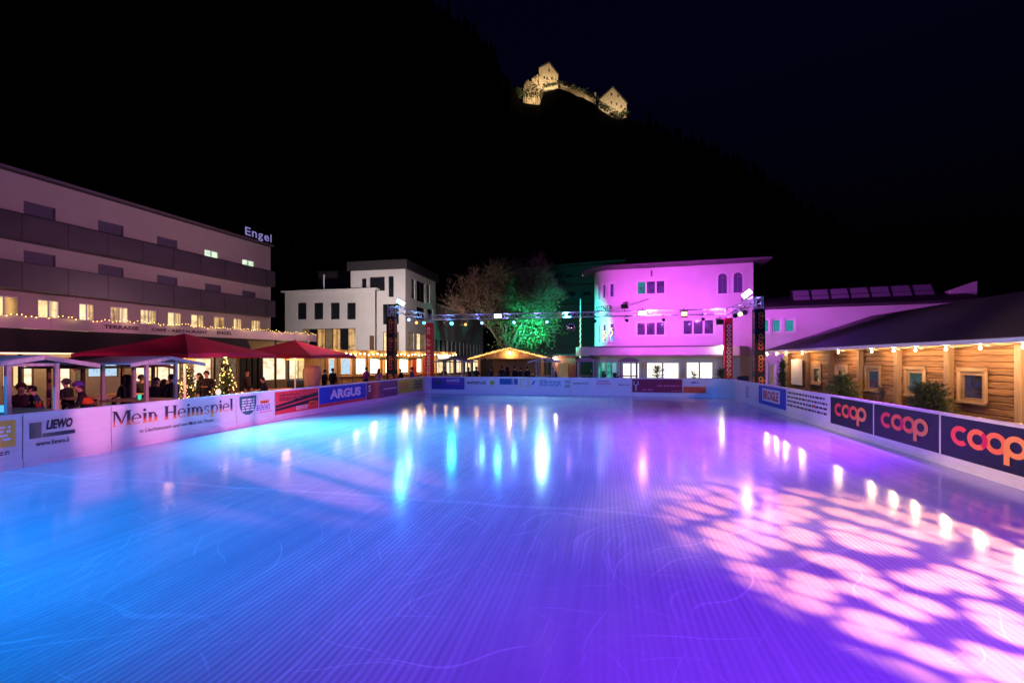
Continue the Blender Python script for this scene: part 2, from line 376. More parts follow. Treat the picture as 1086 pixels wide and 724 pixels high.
# ------------------------------------------------------------------ lettering
_tc = {}
def text_mesh(body, bold=0.0):
    k = (body, bold)
    if k not in _tc:
        cu = bpy.data.curves.new('lettering', 'FONT'); cu.body = body; cu.size = 1; cu.offset = bold; cu.resolution_u = 3
        to = bpy.data.objects.new('lettering', cu); me = bpy.data.meshes.new_from_object(to)
        bpy.data.objects.remove(to)
        _tc[k] = ([tuple(v.co) for v in me.vertices], [tuple(p.vertices) for p in me.polygons])
    return _tc[k]
def letters(parent, body, x0, x1, z0, z1, m, y=-.012, bold=0.0, rot=0, name='lettering', italic=0, keep=False):
    vs_, fs = text_mesh(body, bold)
    if rot: vs_ = [(-v[1], v[0], 0) for v in vs_] if rot > 0 else [(v[1], -v[0], 0) for v in vs_]
    ax, bx = min(v[0] for v in vs_), max(v[0] for v in vs_); ay, by = min(v[1] for v in vs_), max(v[1] for v in vs_)
    b = MB(); b.add([(x0+(v[0]-ax)/(bx-ax)*(x1-x0)+italic*(v[1]-ay)/(by-ay)*(z1-z0), y, z0+(v[1]-ay)/(by-ay)*(z1-z0)) for v in vs_], fs)
    return b.build(name, m, parent)
def bars(parent, x0, x1, z0, z1, n, m, y=-.012, seed=0, name='small_print'):     # rows of print too small to read
    r = random.Random(seed); b = MB(); hgt = (z1-z0)/(n*1.7)
    for i in range(n):
        z = z1-(i+.5)*(z1-z0)/n; x = x0
        while x < x1-.02:
            w = r.uniform(.6,2.2)*hgt*2; w = min(w, x1-x); b.add([(x,y,z-hgt/2),(x+w,y,z-hgt/2),(x+w,y,z+hgt/2),(x,y,z+hgt/2)], [(0,1,2,3)]); x += w+hgt*.8
    return b.build(name, m, parent, kind='stuff')
def ring_pts(cx, cz, rx, rz, w, a0, a1, n=26):
    o = [(cx+rx*math.cos(R(a0+(a1-a0)*i/n)), cz+rz*math.sin(R(a0+(a1-a0)*i/n))) for i in range(n+1)]
    q = [(cx+(rx-w)*math.cos(R(a0+(a1-a0)*i/n)), cz+(rz-w)*math.sin(R(a0+(a1-a0)*i/n))) for i in range(n+1)]
    return o, q
def ring(b, cx, cz, rx, rz, w, a0, a1, y, n=26, w2=None):
    w2 = w if w2 is None else w2
    o = []; q = []
    for i in range(n+1):
        a = R(a0+(a1-a0)*i/n); ww = w+(w2-w)*abs(math.sin(a))
        o.append((cx+rx*math.cos(a), y, cz+rz*math.sin(a))); q.append((cx+(rx-ww)*math.cos(a), y, cz+(rz-ww)*math.sin(a)))
    return b.add(o+q, [(i+n+1, i+n+2, i+1, i) for i in range(n)])
def rect(b, x0, z0, x1, z1, y): return b.add([(x0,y,z0),(x1,y,z0),(x1,y,z1),(x0,y,z1)], [(0,1,2,3)])
M['o_orange'] = mat('print_orange', lin('#ff7a3c'), .5, na=.05); M['o_red'] = mat('print_coral', lin('#ff4a44'), .5, na=.05)
M['o_crim'] = mat('print_crimson', lin('#d81848'), .5, na=.05); M['o_amber'] = mat('print_amber', lin('#ffa04a'), .5, na=.05)
def coop_letters(parent, x0, z0, hgt, y=-.012, rot=False, scale_y=1.0, mats=None):
    # four round letters: c, o, o and p, each a stroke of its own
    mats = mats or (M['o_red'], M['o_orange'], M['o_crim'], M['o_orange'], M['o_amber'])
    r = hgt/2; w = r*.5; wide = 1.0 if rot else 1.25
    seq = []
    c = MB(); ring(c, r, r, r, r, w, 48, 312, y); seq.append((c, mats[0]))
    a = MB(); ring(a, 2.75*r, r, r, r, w, 0, 360, y-.001); seq.append((a, mats[1]))
    d = MB(); ring(d, 4.45*r, r, r, r, w, 0, 360, y-.002); seq.append((d, mats[3]))
    x = MB(); ring(x, 2.75*r, r, r*1.0, r, w, -52, 52, y-.003, 12); seq.append((x, mats[2]))
    p = MB(); ring(p, 6.15*r, r, r, r, w, 0, 360, y-.004); rect(p, 5.15*r, -r*.72, 5.15*r+w, r*1.0, y-.005); seq.append((p, mats[4]))
    for b, m in seq:
        v = []
        for X, Y, Z in b.v:
            if rot: v.append((x0-(Z)*scale_y, Y, z0+X))
            else: v.append((x0+X*wide, Y, z0+Z))
        b.v = v; b.build('letter', m, parent)
def serif(parent, x0, x1, z0, z1, m, y=-.012):
    # bold serif words "Mein Heimspiel", drawn stroke by stroke on a base line
    b = MB(); st = [0]; ST, TH, SF = .155, .05, .055
    def yy(): st[0] += 1; return y-.0003*(st[0] % 9)
    def stem(x, lo, hi, w=ST, s0=True, s1=True, left_only=False):
        rect(b, x, lo, x+w, hi, yy())
        if s0: rect(b, x-SF, lo, x+w+SF, lo+.04, yy())
        if s1: rect(b, x-SF, hi-.04, x+w+(0 if left_only else SF), hi, yy())
    def arch(x, w):
        ring(b, x+w/2+.02, .29, w/2+.06, .21, .115, 0, 170, yy(), 16, .07)
    def g_M(x):
        stem(x+.05, 0, .72, .06); stem(x+.66, 0, .72)
        b.add([(x+.05,yy(),.72),(x+.19,y,.72),(x+.47,y,.10),(x+.36,y,.10)], [(3,2,1,0)])
        b.add([(x+.36,yy(),.10),(x+.44,y,.10),(x+.70,y,.72),(x+.64,y,.72)], [(0,1,2,3)]); return .86
    def g_H(x):
        stem(x+.06, 0, .72); stem(x+.52, 0, .72); rect(b, x+.15, .34, x+.55, .40, yy()); return .76
    def g_e(x):
        ring(b, x+.25, .25, .25, .26, .12, 5, 318, yy(), 26, .05); rect(b, x+.06, .25, x+.46, .30, yy()); return .53
    def g_i(x):
        stem(x+.06, 0, .5, left_only=True); ring(b, x+.12, .65, .075, .075, .07, 0, 360, yy(), 12); return .27
    def g_l(x): stem(x+.06, 0, .76, left_only=True); return .27
    def g_n(x):
        stem(x+.06, 0, .5, left_only=True); arch(x+.14, .24); stem(x+.355, 0, .32, s1=False); return .58
    def g_m(x):
        stem(x+.06, 0, .5, left_only=True); arch(x+.14, .22); stem(x+.335, 0, .32, s1=False); arch(x+.41, .22); stem(x+.605, 0, .32, s1=False); return .83
    def g_s(x):
        ring(b, x+.2, .37, .16, .14, .06, 20, 230, yy(), 16, .06); ring(b, x+.2, .13, .18, .14, .07, -160, 80, yy(), 16, .06)
        b.add([(x+.05,yy(),.33),(x+.16,y,.26),(x+.37,y,.17),(x+.25,y,.25)], [(0,1,2,3)]); return .43
    def g_p(x):
        stem(x+.06, -.22, .5, left_only=True); ring(b, x+.33, .25, .22, .26, .12, -165, 165, yy(), 26, .055); return .60
    G = dict(M=g_M, H=g_H, e=g_e, i=g_i, l=g_l, n=g_n, m=g_m, s=g_s, p=g_p); x = 0
    for ch in 'Mein Heimspiel':
        if ch == ' ': x += .30; cutv = len(b.v); cutf = len(b.f); continue
        x += G[ch](x)
    k = (x1-x0)/x; kz = (z1-z0)/.98
    b.v = [(x0+v[0]*k, v[1], z0+(v[2]+.22)*kz) for v in b.v]
    w1 = MB(); w1.add(b.v[:cutv], b.f[:cutf]); w1.build('lettering', m, parent)
    w2 = MB(); w2.add(b.v[cutv:], [tuple(i-cutv for i in f_) for f_ in b.f[cutf:]]); return w2.build('lettering', m, parent)

# ------------------------------------------------------------------ rink boards with their adverts
BH = 1.16
FL = Face((RL,2.0),(RL,RF)); FF = Face((RL,RF),(RR,RF)); FR = Face((RR,RF),(RR,2.0))
def board(face, a, b, label, y=0.0, group=None, seam=True):
    # a, b: distance along the side; local x runs along the board, -y faces the ice
    p = face.o+face.d*a; Lb = b-a
    t = thing('rink_board', label, 'rink board', (p.x,p.y,0), face.ang, group)
    q = MB(); q.box(.012, Lb-.012, 0, .05, .20, BH-.035); q.build('panel', M['board'], t)
    q = MB(); q.cbox(.004, Lb-.004, -.025, .085, BH-.034, BH+.012, .012); q.build('top_rail', M['rail'], t)
    q = MB(); q.box(.006, Lb-.006, -.014, .05, 0, .199); q.build('kick_plate', M['rail'], t)
    for x in (.15, Lb-.15):
        q = MB(); q.bar((x,.05,.9),(x,.55,-.02),.05); q.bar((x,.08,0),(x,.08,1.05),.05); q.build('brace', M['metal'], t)
    return t, Lb
def banner(t, x0, x1, z0, z1, m, y=-.006, name='banner'):
    q = MB(); q.box(x0, x1, y, .004, z0, z1); return q.build(name, m, t)
def B(face, px0, px1, label, **k): return board(face, face.x(px0), face.x(px1), label, **k)
pr = lambda n, h, **k: mat('print_'+n, lin(h) if isinstance(h, str) else h, .45, na=.06, ns=2.5, **k)
M['p_yellow'] = pr('ochre', '#f0c848'); M['p_navy'] = pr('navy', '#0e0722'); M['p_blue'] = pr('blue', '#1640c0'); M['p_white'] = pr('white', '#f2f0f0')
M['p_red'] = pr('red', '#e0323c'); M['p_teal'] = pr('teal', '#2f5560'); M['p_violet'] = pr('violet', '#5a34a8'); M['p_lime'] = pr('lime', '#c8dc3a')
M['p_maroon'] = pr('maroon', '#8a1638'); M['p_orange'] = pr('orange', '#e8622a'); M['p_grey'] = pr('grey', '#6a6a72'); M['p_pink'] = pr('pink', '#e06a90'); M['p_steel'] = pr('steel', '#4a7fae')
def grad_print(name, stops, axis=2, scale=1.0, off=0.0):
    m = bpy.data.materials.new(name); m.use_nodes = True; nt = m.node_tree; N = nt.nodes; L = nt.links
    tc = N.new('ShaderNodeTexCoord'); sp = N.new('ShaderNodeSeparateXYZ'); L.new(tc.outputs['Object'], sp.inputs[0])
    no = N.new('ShaderNodeTexNoise'); no.inputs['Scale'].default_value = 2.2; L.new(tc.outputs['Object'], no.inputs['Vector'])
    a = N.new('ShaderNodeMath'); a.operation = 'MULTIPLY_ADD'; a.inputs[1].default_value = scale; a.inputs[2].default_value = off; L.new(sp.outputs[axis], a.inputs[0])
    c = N.new('ShaderNodeMath'); c.operation = 'MULTIPLY_ADD'; c.inputs[1].default_value = .5; L.new(no.outputs['Fac'], c.inputs[0]); L.new(a.outputs[0], c.inputs[2])
    cr = N.new('ShaderNodeValToRGB'); L.new(c.outputs[0], cr.inputs[0])
    while len(cr.color_ramp.elements) < len(stops): cr.color_ramp.elements.new(.5)
    for e, (p_, h_) in zip(cr.color_ramp.elements, stops): e.position = p_; e.color = lin(h_)+(1,)
    b = N['Principled BSDF']; b.inputs['Roughness'].default_value = .5; L.new(cr.outputs[0], b.inputs['Base Color'])
    return m
M['p_picture'] = grad_print('print_sunset_photo', [(.0,'#ffb060'),(.32,'#e05a3a'),(.46,'#6a2038'),(.75,'#2a1438')], 2, 2.6, -1.75)
M['p_poster'] = grad_print('print_dusk_photo', [(.1,'#3a2050'),(.4,'#a03048'),(.7,'#e86a4a'),(.95,'#7a3a7a')], 0, .5, -.1)
M['p_map'] = grad_print('print_landscape_photo', [(.2,'#283848'),(.5,'#8a7a6a'),(.8,'#303848')], 0, .8, 0)
M['p_skyline'] = grad_print('print_skyline_photo', [(.3,'#2a4a80'),(.5,'#c0d0e8'),(.7,'#2a5aa0')], 0, 2.5, 0)

# left side, from behind the lens to the far corner
t, Lb = board(FL, 0, FL.x(-62), 'white rink board without print, ahead of the ochre advert')
t, Lb = B(FL, -62, 24, 'white rink board with an ochre square advert of pale lines')
f = lambda px: FL.x(px)-FL.x(-62)
banner(t, f(-40), f(16.5), .50, 1.06, M['p_yellow']); bars(t, f(-32), f(11), .62, .96, 4, M['p_white'], -.009, 1); bars(t, f(-30), f(10), .33, .42, 2, M['p_navy'], -.004, 2)
t2, Lb2 = B(FL, 24, 118, 'white rink board with bold black logo lettering over a web address')
t2_off = FL.x(24)
def place_logo(t, off):
    g_ = lambda px: FL.x(px)-off
    banner(t, g_(31), g_(44), .60, .95, M['p_map'], -.005, 'logo_photo')
    letters(t, 'LIEWO', g_(48.5), g_(76), .76, .98, M['lead'], -.012, .045, italic=.12)
    q = MB(); q.box(g_(45), g_(79.5), -.007, .004, .60, .69); q.build('logo_bar', M['p_map'], t)
    letters(t, 'www.liewo.li', g_(37.5), g_(73), .42, .53, M['lead'], -.012, .012)
place_logo(t2, t2_off)
t, Lb = B(FL, 118, 250.5, 'white rink board with large dark serif words fading to orange')
f = lambda px: FL.x(px)-FL.x(118)
serif(t, f(119), f(247), .50, 1.03, M['p_picture'])
letters(t, 'in Liechtenstein und von Mels bis Thusis', f(148), f(226), .36, .46, M['lead'], -.012, .008, italic=.1)
t, Lb = B(FL, 250.5, 291, 'white rink board with a dark teal rounded badge and small coloured emblem')
f = lambda px: FL.x(px)-FL.x(250.5)
banner(t, f(276), f(285), .72, .84, M['p_orange']); bars(t, f(277), f(284), .75, .81, 1, M['p_navy'], -.009, 3)
bars(t, f(272), f(286), .48, .70, 3, M['p_violet'], -.006, 4); bars(t, f(275), f(288), .38, .46, 2, M['p_pink'], -.006, 5)
badge = MB(); cxb, rb = (f(254)+f(271.5))/2, (f(271.5)-f(254))/2
pts = [(cxb-rb, 1.06)]+[(cxb+rb*math.cos(a), .80+.40*math.sin(a)) for a in [PI+PI*i/16 for i in range(17)]]+[(cxb+rb, 1.06)]
badge.xz(pts, -.008, .003); badge.build('badge', M['p_teal'], t); bars(t, cxb-rb*.75, cxb+rb*.75, .52, .98, 5, M['p_white'], -.012, 6)
t, Lb = B(FL, 291, 338, 'coral red rink board with slanted dark stripes and small print')
banner(t, .03, Lb-.03, .22, 1.10, M['p_red']); f = lambda k: k*Lb
for k, (a, b_) in enumerate(((.36,.50),(.12,.27))):
    q = MB(); q.xz([(.05,.30+a*.5),(Lb-.05,.42+a),(Lb-.05,.42+b_*1.05),(.05,.30+b_*.55)], -.009-.001*k, .0); q.build('stripe', M['p_navy'], t)
letters(t, 'Lebensfreude', f(.1), f(.52), .90, 1.02, M['lead'], -.012, .01); bars(t, f(.1), f(.9), .72, .86, 2, M['p_navy'], -.0115, 8); bars(t, f(.45), f(.72), .28, .46, 3, M['p_white'], -.013, 9)
banner(t, f(.76), f(.94), .34, .58, M['p_orange'], -.013, 'inset'); bars(t, f(.78), f(.92), .38, .54, 3, M['p_navy'], -.015, 10)
t, Lb = B(FL, 338, 388.5, 'bright blue rink board with white capitals over a red strip')
banner(t, .03, Lb-.03, .36, 1.10, M['p_blue']); banner(t, .03, Lb-.03, .22, .355, M['p_red'], -.006, 'strip'); letters(t, 'ARGUS', Lb*.20, Lb*.86, .52, .96, M['p_white'], -.012, .05)
t, Lb = B(FL, 388.5, 422, 'dusky red photo rink board beside the bright blue one')
banner(t, .03, Lb-.03, .20, 1.10, M['p_poster']); bars(t, Lb*.5, Lb*.95, .60, .72, 1, M['p_white'], -.009, 11); letters(t, 'S', Lb*.05, Lb*.13, .62, .98, M['p_white'], -.009, .02); bars(t, Lb*.18, Lb*.5, .30, .42, 2, M['p_pink'], -.009, 12)
xe = FL.x(449)
t, Lb = board(FL, FL.x(422), RF-RCL-2.0, 'lime yellow rink board at the end of the long side')
banner(t, .03, Lb-.03, .24, 1.10, M['p_lime']); bars(t, Lb*.05, Lb*.4, .45, .95, 4, M['p_orange'], -.009, 13); bars(t, Lb*.6, Lb*.95, .4, 1.0, 3, M['p_teal'], -.009, 14)
# rounded corners
def corner_board(cx, cy, a0, a1, label, RC=RC):
    t = thing('rink_board', label, 'rink board', (cx,cy,0))
    n = 12; an = [R(a0+(a1-a0)*i/n) for i in range(n+1)]
    def strip(r0, r1, z0, z1, name, m):
        q = MB()
        for i, a in enumerate(an):
            for r, z in ((r0,z0),(r1,z0),(r1,z1),(r0,z1)): q.v.append((r*math.cos(a), r*math.sin(a), z))
        for i in range(n):
            for k in range(4): q.f.append((i*4+k,i*4+(k+1)%4,i*4+4+(k+1)%4,i*4+4+k)); q.mi.append(0)
        return q.build(name, m, t, smooth=False)
    strip(RC, RC+.05, .20, BH-.035, 'panel', M['board']); strip(RC-.025, RC+.085, BH-.034, BH+.012, 'top_rail', M['rail']); strip(RC-.014, RC+.05, 0, .199, 'kick_plate', M['rail'])
    return t
corner_board(RL+RCL, RF-RCL, 90, 180, 'curved plain white rink board joining the lime and violet boards', RCL)
corner_board(RR-RC, RF-RC, 0, 90, 'curved plain white rink board near the long navy banner tower')
# far side
def BF(px0, px1, label): return board(FF, max(RCL, FF.x(px0)), min(RR-RL-RC, FF.x(px1)), label)
t, Lb = BF(440, 493, 'violet rink board with a dark leafy emblem and pale capitals')
banner(t, .02, Lb-.03, .28, 1.10, M['p_violet']); letters(t, 'AUHOF', Lb*.45, Lb*.85, .80, 1.0, M['p_white'], -.012, .01); bars(t, Lb*.46, Lb*.84, .62, .72, 1, M['p_pink'], -.009, 15)
q = MB(); 
for i in range(9): a = i*.7; q.ball((Lb*.2+.13*math.cos(a), -.0, .72+.13*math.sin(a)), .09, 6, 4)
for i in range(len(q.v)): v = q.v[i]; q.v[i] = (v[0], -.006+v[1]*.06, v[2])
q.build('emblem', M['p_teal'], t)
t, Lb = BF(493, 543, 'white rink board with dark lowercase words and a yellow green diamond')
letters(t, 'weltdruck', Lb*.04, Lb*.46, .66, .90, M['lead'], -.012, .02)
q = MB(); q.xz([(Lb*.52,.76),(Lb*.585,.56),(Lb*.65,.76),(Lb*.585,.98)], -.007, .003); q.build('diamond', M['p_lime'], t); letters(t, 'D', Lb*.565, Lb*.61, .70, .84, M['lead'], -.012, .02)
banner(t, Lb*.74, Lb*.995, .66, 1.06, M['p_skyline'], -.005, 'photo_strip')
t, Lb = BF(543, 605, 'white rink board with a yellow outlined box and grey print')
banner(t, 0.03, Lb*.10, .66, 1.06, M['p_skyline'], -.005, 'photo_strip')
q = MB(); x0, x1 = Lb*.14, Lb*.29
q.box(x0,x1,-.007,.003,.52,.57); q.box(x0,x1,-.007,.003,1.0,1.05); q.box(x0,x0+.05,-.006,.003,.57,1.0); q.box(x1-.05,x1,-.006,.003,.57,1.0); q.build('outline_box', M['p_yellow'], t)
q = MB(); q.xz([(Lb*.34,.68),(Lb*.37,.66),(Lb*.41,.96),(Lb*.375,.92)], -.007, .003); q.build('slash', M['p_violet'], t)
bars(t, Lb*.48, Lb*.85, .58, .94, 3, M['p_steel'], -.009, 17); bars(t, Lb*.48, Lb*.6, .92, 1.0, 1, M['p_grey'], -.009, 18); letters(t, 'DIE', Lb*.91, Lb*.99, .80, .98, M['p_grey'], -.009, .02); letters(t, 'BAR', Lb*.91, Lb*.99, .50, .70, M['p_grey'], -.009, .02)
t, Lb = BF(605, 670, 'white rink board with faint lilac print and a pink word')
bars(t, Lb*.05, Lb*.3, .70, .85, 2, M['p_grey'], -.006, 19); bars(t, Lb*.43, Lb*.66, .70, .9, 2, M['p_pink'], -.007, 20); bars(t, Lb*.44, Lb*.64, .92, 1.0, 1, M['p_grey'], -.009, 21); bars(t, Lb*.78, Lb*.95, .68, .78, 1, M['p_maroon'], -.009, 22)
t, Lb = BF(670, 724, 'maroon rink board with a pale looping emblem')
banner(t, .03, Lb-.03, .26, 1.10, M['p_maroon']); bars(t, Lb*.5, Lb*.97, .62, .76, 1, M['p_pink'], -.009, 23); bars(t, Lb*.2, Lb*.43, .36, .5, 1, M['p_pink'], -.009, 24); bars(t, Lb*.78, Lb*.97, .34, .42, 1, M['p_pink'], -.009, 25)
q = MB(); ring(q, Lb*.085, .86, .16, .16, .04, 130, 410, -.009, 18); rect(q, Lb*.075, .36, Lb*.09, .70, -.0095); q.build('emblem', M['p_white'], t)
t, Lb = BF(724, 773, 'white rink board with a wide orange red lower strip')
banner(t, .03, Lb-.03, .26, .66, M['p_orange']); bars(t, Lb*.25, Lb*.8, .36, .56, 2, M['p_red'], -.009, 26); bars(t, Lb*.36, Lb*.66, .84, .98, 1, M['p_blue'], -.009, 27)
# right side, from the far corner towards the lens
def BR(px0, px1, label, group=None): return board(FR, max(RC, FR.x(px0)), FR.x(px1), label)
t, Lb = BR(770, 804.5, 'white rink board with an upright dark mark before the blue sign board')
bars(t, Lb*.52, Lb*.62, .3, .95, 6, M['p_violet'], -.006, 28); q = MB(); ring(q, Lb*.93, .42, .06, .06, .055, 0, 360, -.006, 10); q.build('dot', M['p_red'], t)
t, Lb = BR(804.5, 834, 'bright blue rink board with red capitals in a white box')
banner(t, .03, Lb-.03, .22, 1.10, M['p_blue']); banner(t, Lb*.16, Lb*.80, .40, .98, M['p_white'], -.009, 'white_box'); letters(t, 'BROGLE', Lb*.2, Lb*.76, .48, .90, M['p_red'], -.014, .04)
t, Lb = BR(834, 880.5, 'white rink board crowded with rows of dark capitals')
for i in range(4):
    bars(t, Lb*.03, Lb*(.95 if i < 3 else .9), .42+.17*i, .54+.17*i, 1, M['lead'], -.008-.0002*i, 40+i)
q = MB(); rect(q, Lb*.68, .60, Lb*.72, .72, -.010); q.build('mark', M['p_orange'], t)
navy_labels = ['navy rink board with orange and red rounded lettering, beside the board of dark capitals',
               'navy rink board with orange and red rounded lettering, in front of the round bush',
               'navy rink board with orange and red rounded lettering, before the cabin window lit violet',
               'navy rink board with orange and red rounded lettering, beyond the last cabin post']
navy_px = [880.5, 926.5, 997, 1112]
for i in range(3):
    t, Lb = BR(navy_px[i], navy_px[i+1], navy_labels[i])
    banner(t, .035, Lb-.035, .235, 1.105, M['p_navy'])
    hgt = .42; coop_letters(t, Lb/2-7.15*1.25*hgt/4, .52, hgt)
a = FR.x(1112)
t, Lb = board(FR, a, a+2.4, navy_labels[3]); banner(t, .035, Lb-.035, .235, 1.105, M['p_navy']); coop_letters(t, Lb/2-7.15*1.25*.42/4, .52, .42)
board(FR, a+2.4, a+6.0, 'white rink board without print, past the navy lettered boards')

# ------------------------------------------------------------------ building helpers
def wallmesh(x0, x1, z0, z1, ops, depth=.25, xdiv=()):
    xs = sorted(set([x0,x1]+[o[0] for o in ops]+[o[1] for o in ops]+[x for x in xdiv if x0 < x < x1])); xs = [x for x in xs if x0 <= x <= x1]
    zs = sorted(set([z0,z1]+[o[2] for o in ops]+[o[3] for o in ops])); zs = [z for z in zs if z0 <= z <= z1]
    b = MB()
    hole = lambda x, z: any(o[0] < x < o[1] and o[2] < z < o[3] for o in ops)
    for a, c in zip(xs, xs[1:]):
        for e, g_ in zip(zs, zs[1:]):
            if not hole((a+c)/2, (e+g_)/2): b.add([(a,0,e),(c,0,e),(c,0,g_),(a,0,g_)], [(0,1,2,3)])
    for o in ops:
        xd = sorted([o[0]]+[x for x in xdiv if o[0] < x < o[1]]+[o[1]])
        for a, c in zip(xd, xd[1:]):
            b.add([(a,0,o[2]),(c,0,o[2]),(c,depth,o[2]),(a,depth,o[2])], [(3,2,1,0)]); b.add([(a,0,o[3]),(c,0,o[3]),(c,depth,o[3]),(a,depth,o[3])], [(0,1,2,3)])
        for x in (o[0], o[1]): b.add([(x,0,o[2]),(x,0,o[3]),(x,depth,o[3]),(x,depth,o[2])], [(0,1,2,3)])
    return b
def window(t, x0, x1, z0, z1, n=2, fm='whitemetal', pm='glassdark', y=.14, fw=.06, sill=True, fn=None, rows=1, surround=0):
    fm = M[fm]; pms = pm if isinstance(pm, (list,tuple)) else [pm]*n
    def bld(q, name, m, par):
        if fn: q.v = [fn(v) for v in q.v]
        return q.build(name, m, par)
    q = MB(); q.box(x0,x1,y-.05,y+.05,z0,z0+fw); q.box(x0,x1,y-.05,y+.05,z1-fw,z1)
    xs = [x0+(x1-x0)*i/n for i in range(n+1)]
    for i, x in enumerate(xs):
        a = x if i == 0 else (x-fw if i == n else x-fw*.6); c = x+fw if i == 0 else (x if i == n else x+fw*.6)
        q.box(a, c, y-.047, y+.047, z0+fw, z1-fw)
    if surround:
        s_ = surround; q.box(x0-s_,x0,-.03,.02,z0-s_,z1+s_); q.box(x1,x1+s_,-.03,.02,z0-s_,z1+s_); q.box(x0,x1,-.028,.02,z1,z1+s_)
    w = bld(q, 'window', fm, t)
    for i in range(n):
        p = MB(); p.box(xs[i]+fw*.4, xs[i+1]-fw*.4, y-.012, y+.012, z0+fw*.6, z1-fw*.6); bld(p, 'pane', M[pms[i % len(pms)]], w)
    if sill:
        p = MB(); p.box(x0-.08, x1+.08, -.10, y-.051, z0-.06, z0-.002); bld(p, 'sill', fm, w)
    return w
def litcurtain(name, hi, lo, es, sx, seed):        # a lit room behind half drawn curtains
    m = litwin(name, hi, lo, es, 1.1); nt = m.node_tree; N = nt.nodes; L = nt.links; b = N['Principled BSDF']
    src = b.inputs['Emission Color'].links[0].from_socket
    tc = N.new('ShaderNodeTexCoord'); mp = N.new('ShaderNodeMapping'); mp.inputs['Location'].default_value = (seed,0,0); L.new(tc.outputs['Object'], mp.inputs[0])
    wv = N.new('ShaderNodeTexWave'); wv.inputs['Scale'].default_value = sx; wv.inputs['Distortion'].default_value = 2.5; wv.inputs['Detail Scale'].default_value = .6; L.new(mp.outputs[0], wv.inputs['Vector'])
    mr = N.new('ShaderNodeMapRange'); mr.inputs[3].default_value = .45; mr.inputs[4].default_value = 1.0; L.new(wv.outputs['Fac'], mr.inputs[0])
    mx = N.new('ShaderNodeMix'); mx.data_type = 'RGBA'; mx.blend_type = 'MULTIPLY'; mx.inputs[0].default_value = 1; L.new(src, mx.inputs[6]); L.new(mr.outputs[0], mx.inputs[7]); L.new(mx.outputs[2], b.inputs['Emission Color'])
    return m
M['lit_curt_a'] = litcurtain('lit_room_curtain', (1,.70,.36), (.45,.24,.08), 1.3, .9, 3)
M['lit_curt_b'] = litcurtain('lit_room_blind', (1,.62,.26), (.22,.11,.04), 1.0, 1.6, 8)
M['lit_curt_c'] = litcurtain('lit_room_amber', (.9,.48,.16), (.12,.06,.02), .9, .5, 5)
M['lit_warm'] = litwin('lit_room_warm', (1,.72,.36), (.35,.19,.07), 1.25, 1.3)
M['lit_room'] = litwin('lit_room_yellow', (1,.70,.30), (.5,.28,.09), 1.0, 1.6)
M['lit_bright'] = litwin('lit_shop_window', (1,.84,.58), (.55,.32,.12), 1.35, 1.8, (.3,.7))
M['lit_bar'] = litwin('lit_bar_interior', (1,.84,.60), (.7,.42,.18), 4.0, 2.2, (.3,.7))
M['lit_white'] = litwin('lit_showroom', (1,.92,.76), (.80,.62,.38), 1.7, .9, (.2,.6))
M['lit_green'] = litwin('lit_room_pale_green', (.75,.95,.70), (.3,.42,.3), 1.1, 1.5)
M['lit_cyan'] = litwin('lit_screen_cyan', (.25,.75,.95), (.08,.3,.5), .55, 3)
M['lit_teal'] = litwin('lit_glazing_teal', (.05,.75,.62), (.01,.16,.14), .55, 1.5)
M['lit_dim'] = litwin('dim_room', (.32,.20,.10), (.02,.015,.015), .5, 2.2)
M['lit_violet'] = litwin('violet_room', (.22,.08,.42), (.03,.01,.08), .5, 2.5)
M['screen'] = litwin('menu_screen', (.55,.8,1), (.15,.35,.55), .9, 6)
M['sign_glow'] = glow('sign_letters', (.46,.42,1), .42)

# ------------------------------------------------------------------ the hotel on the left
FH = Face(W(0,24.86), W(287,42.4))
EZ = 12.75
hot = thing('hotel', 'long four storey hotel with two dark balcony bands and lit windows below', 'hotel', FH.loc(), FH.ang)
ops = []; wins = []
for px0, px1, y1_ in ((25,59,212.5),(104,131,233),(166.5,188,250),(217,232,263.6),(257,270,274)):
    a, z1 = FH.at(px0, y1_); b_ = FH.x(px1); lit = px0 > 200
    o = (a, b_, 9.95, z1); ops.append(o); wins.append((o, 2 if lit else 1, ['lit_green','lit_green'] if lit else 'shutter'))
for px0, px1, y1_ in ((25,59,265),(104,131,279.5),(166.5,188,291),(217.5,234.5,300),(257,271,307.5)):
    a, z1 = FH.at(px0, y1_); b_ = FH.x(px1); o = (a, b_, 7.0, z1); ops.append(o); wins.append((o, 1, 'shutter'))
rw = random.Random(2)
for px0, px1 in ((-12,21),(40,64),(84,101),(117,137),(149,167),(178,193),(203,217),(227,239),(248,257),(267,277)):
    a, b_ = FH.x(px0), FH.x(px1); o = (a, b_, 4.25, 5.85); ops.append(o)
    wins.append((o, 2, [rw.choice(['lit_warm','lit_curt_a','lit_curt_b']), rw.choice(['lit_curt_c','lit_curt_a','lit_curt_b'])]))
ops.append((-9.5,-6.0,9.95,11.6)); wins.append((ops[-1],1,'shutter')); ops.append((-9.5,-6.0,7.0,8.6)); wins.append((ops[-1],1,'shutter'))
HL = FH.len
wallmesh(-14, HL, 3.2, EZ, ops, .22).build('wall', M['hotel'], hot)
q = MB(); q.box(-14, HL, .30, 13, 3.2, EZ); q.box(-14,HL,.2,.299,EZ-.02,EZ); q.build('rear_wall', M['hotel'], hot)
q = MB(); q.box(HL-.02, HL+.0, .002, .299, 3.2, EZ-.03); q.build('corner', M['hotel'], hot)
q = MB(); q.box(-14.6, HL-.05, -.42, 13.5, EZ+.003, EZ+.16); rfo = q.build('roof', M['roofdark'], hot)
q = MB(); q.box(-14.6, HL-.04, -.45, -.425, EZ+.02, EZ+.18); q.build('fascia', M['parapet'], rfo)
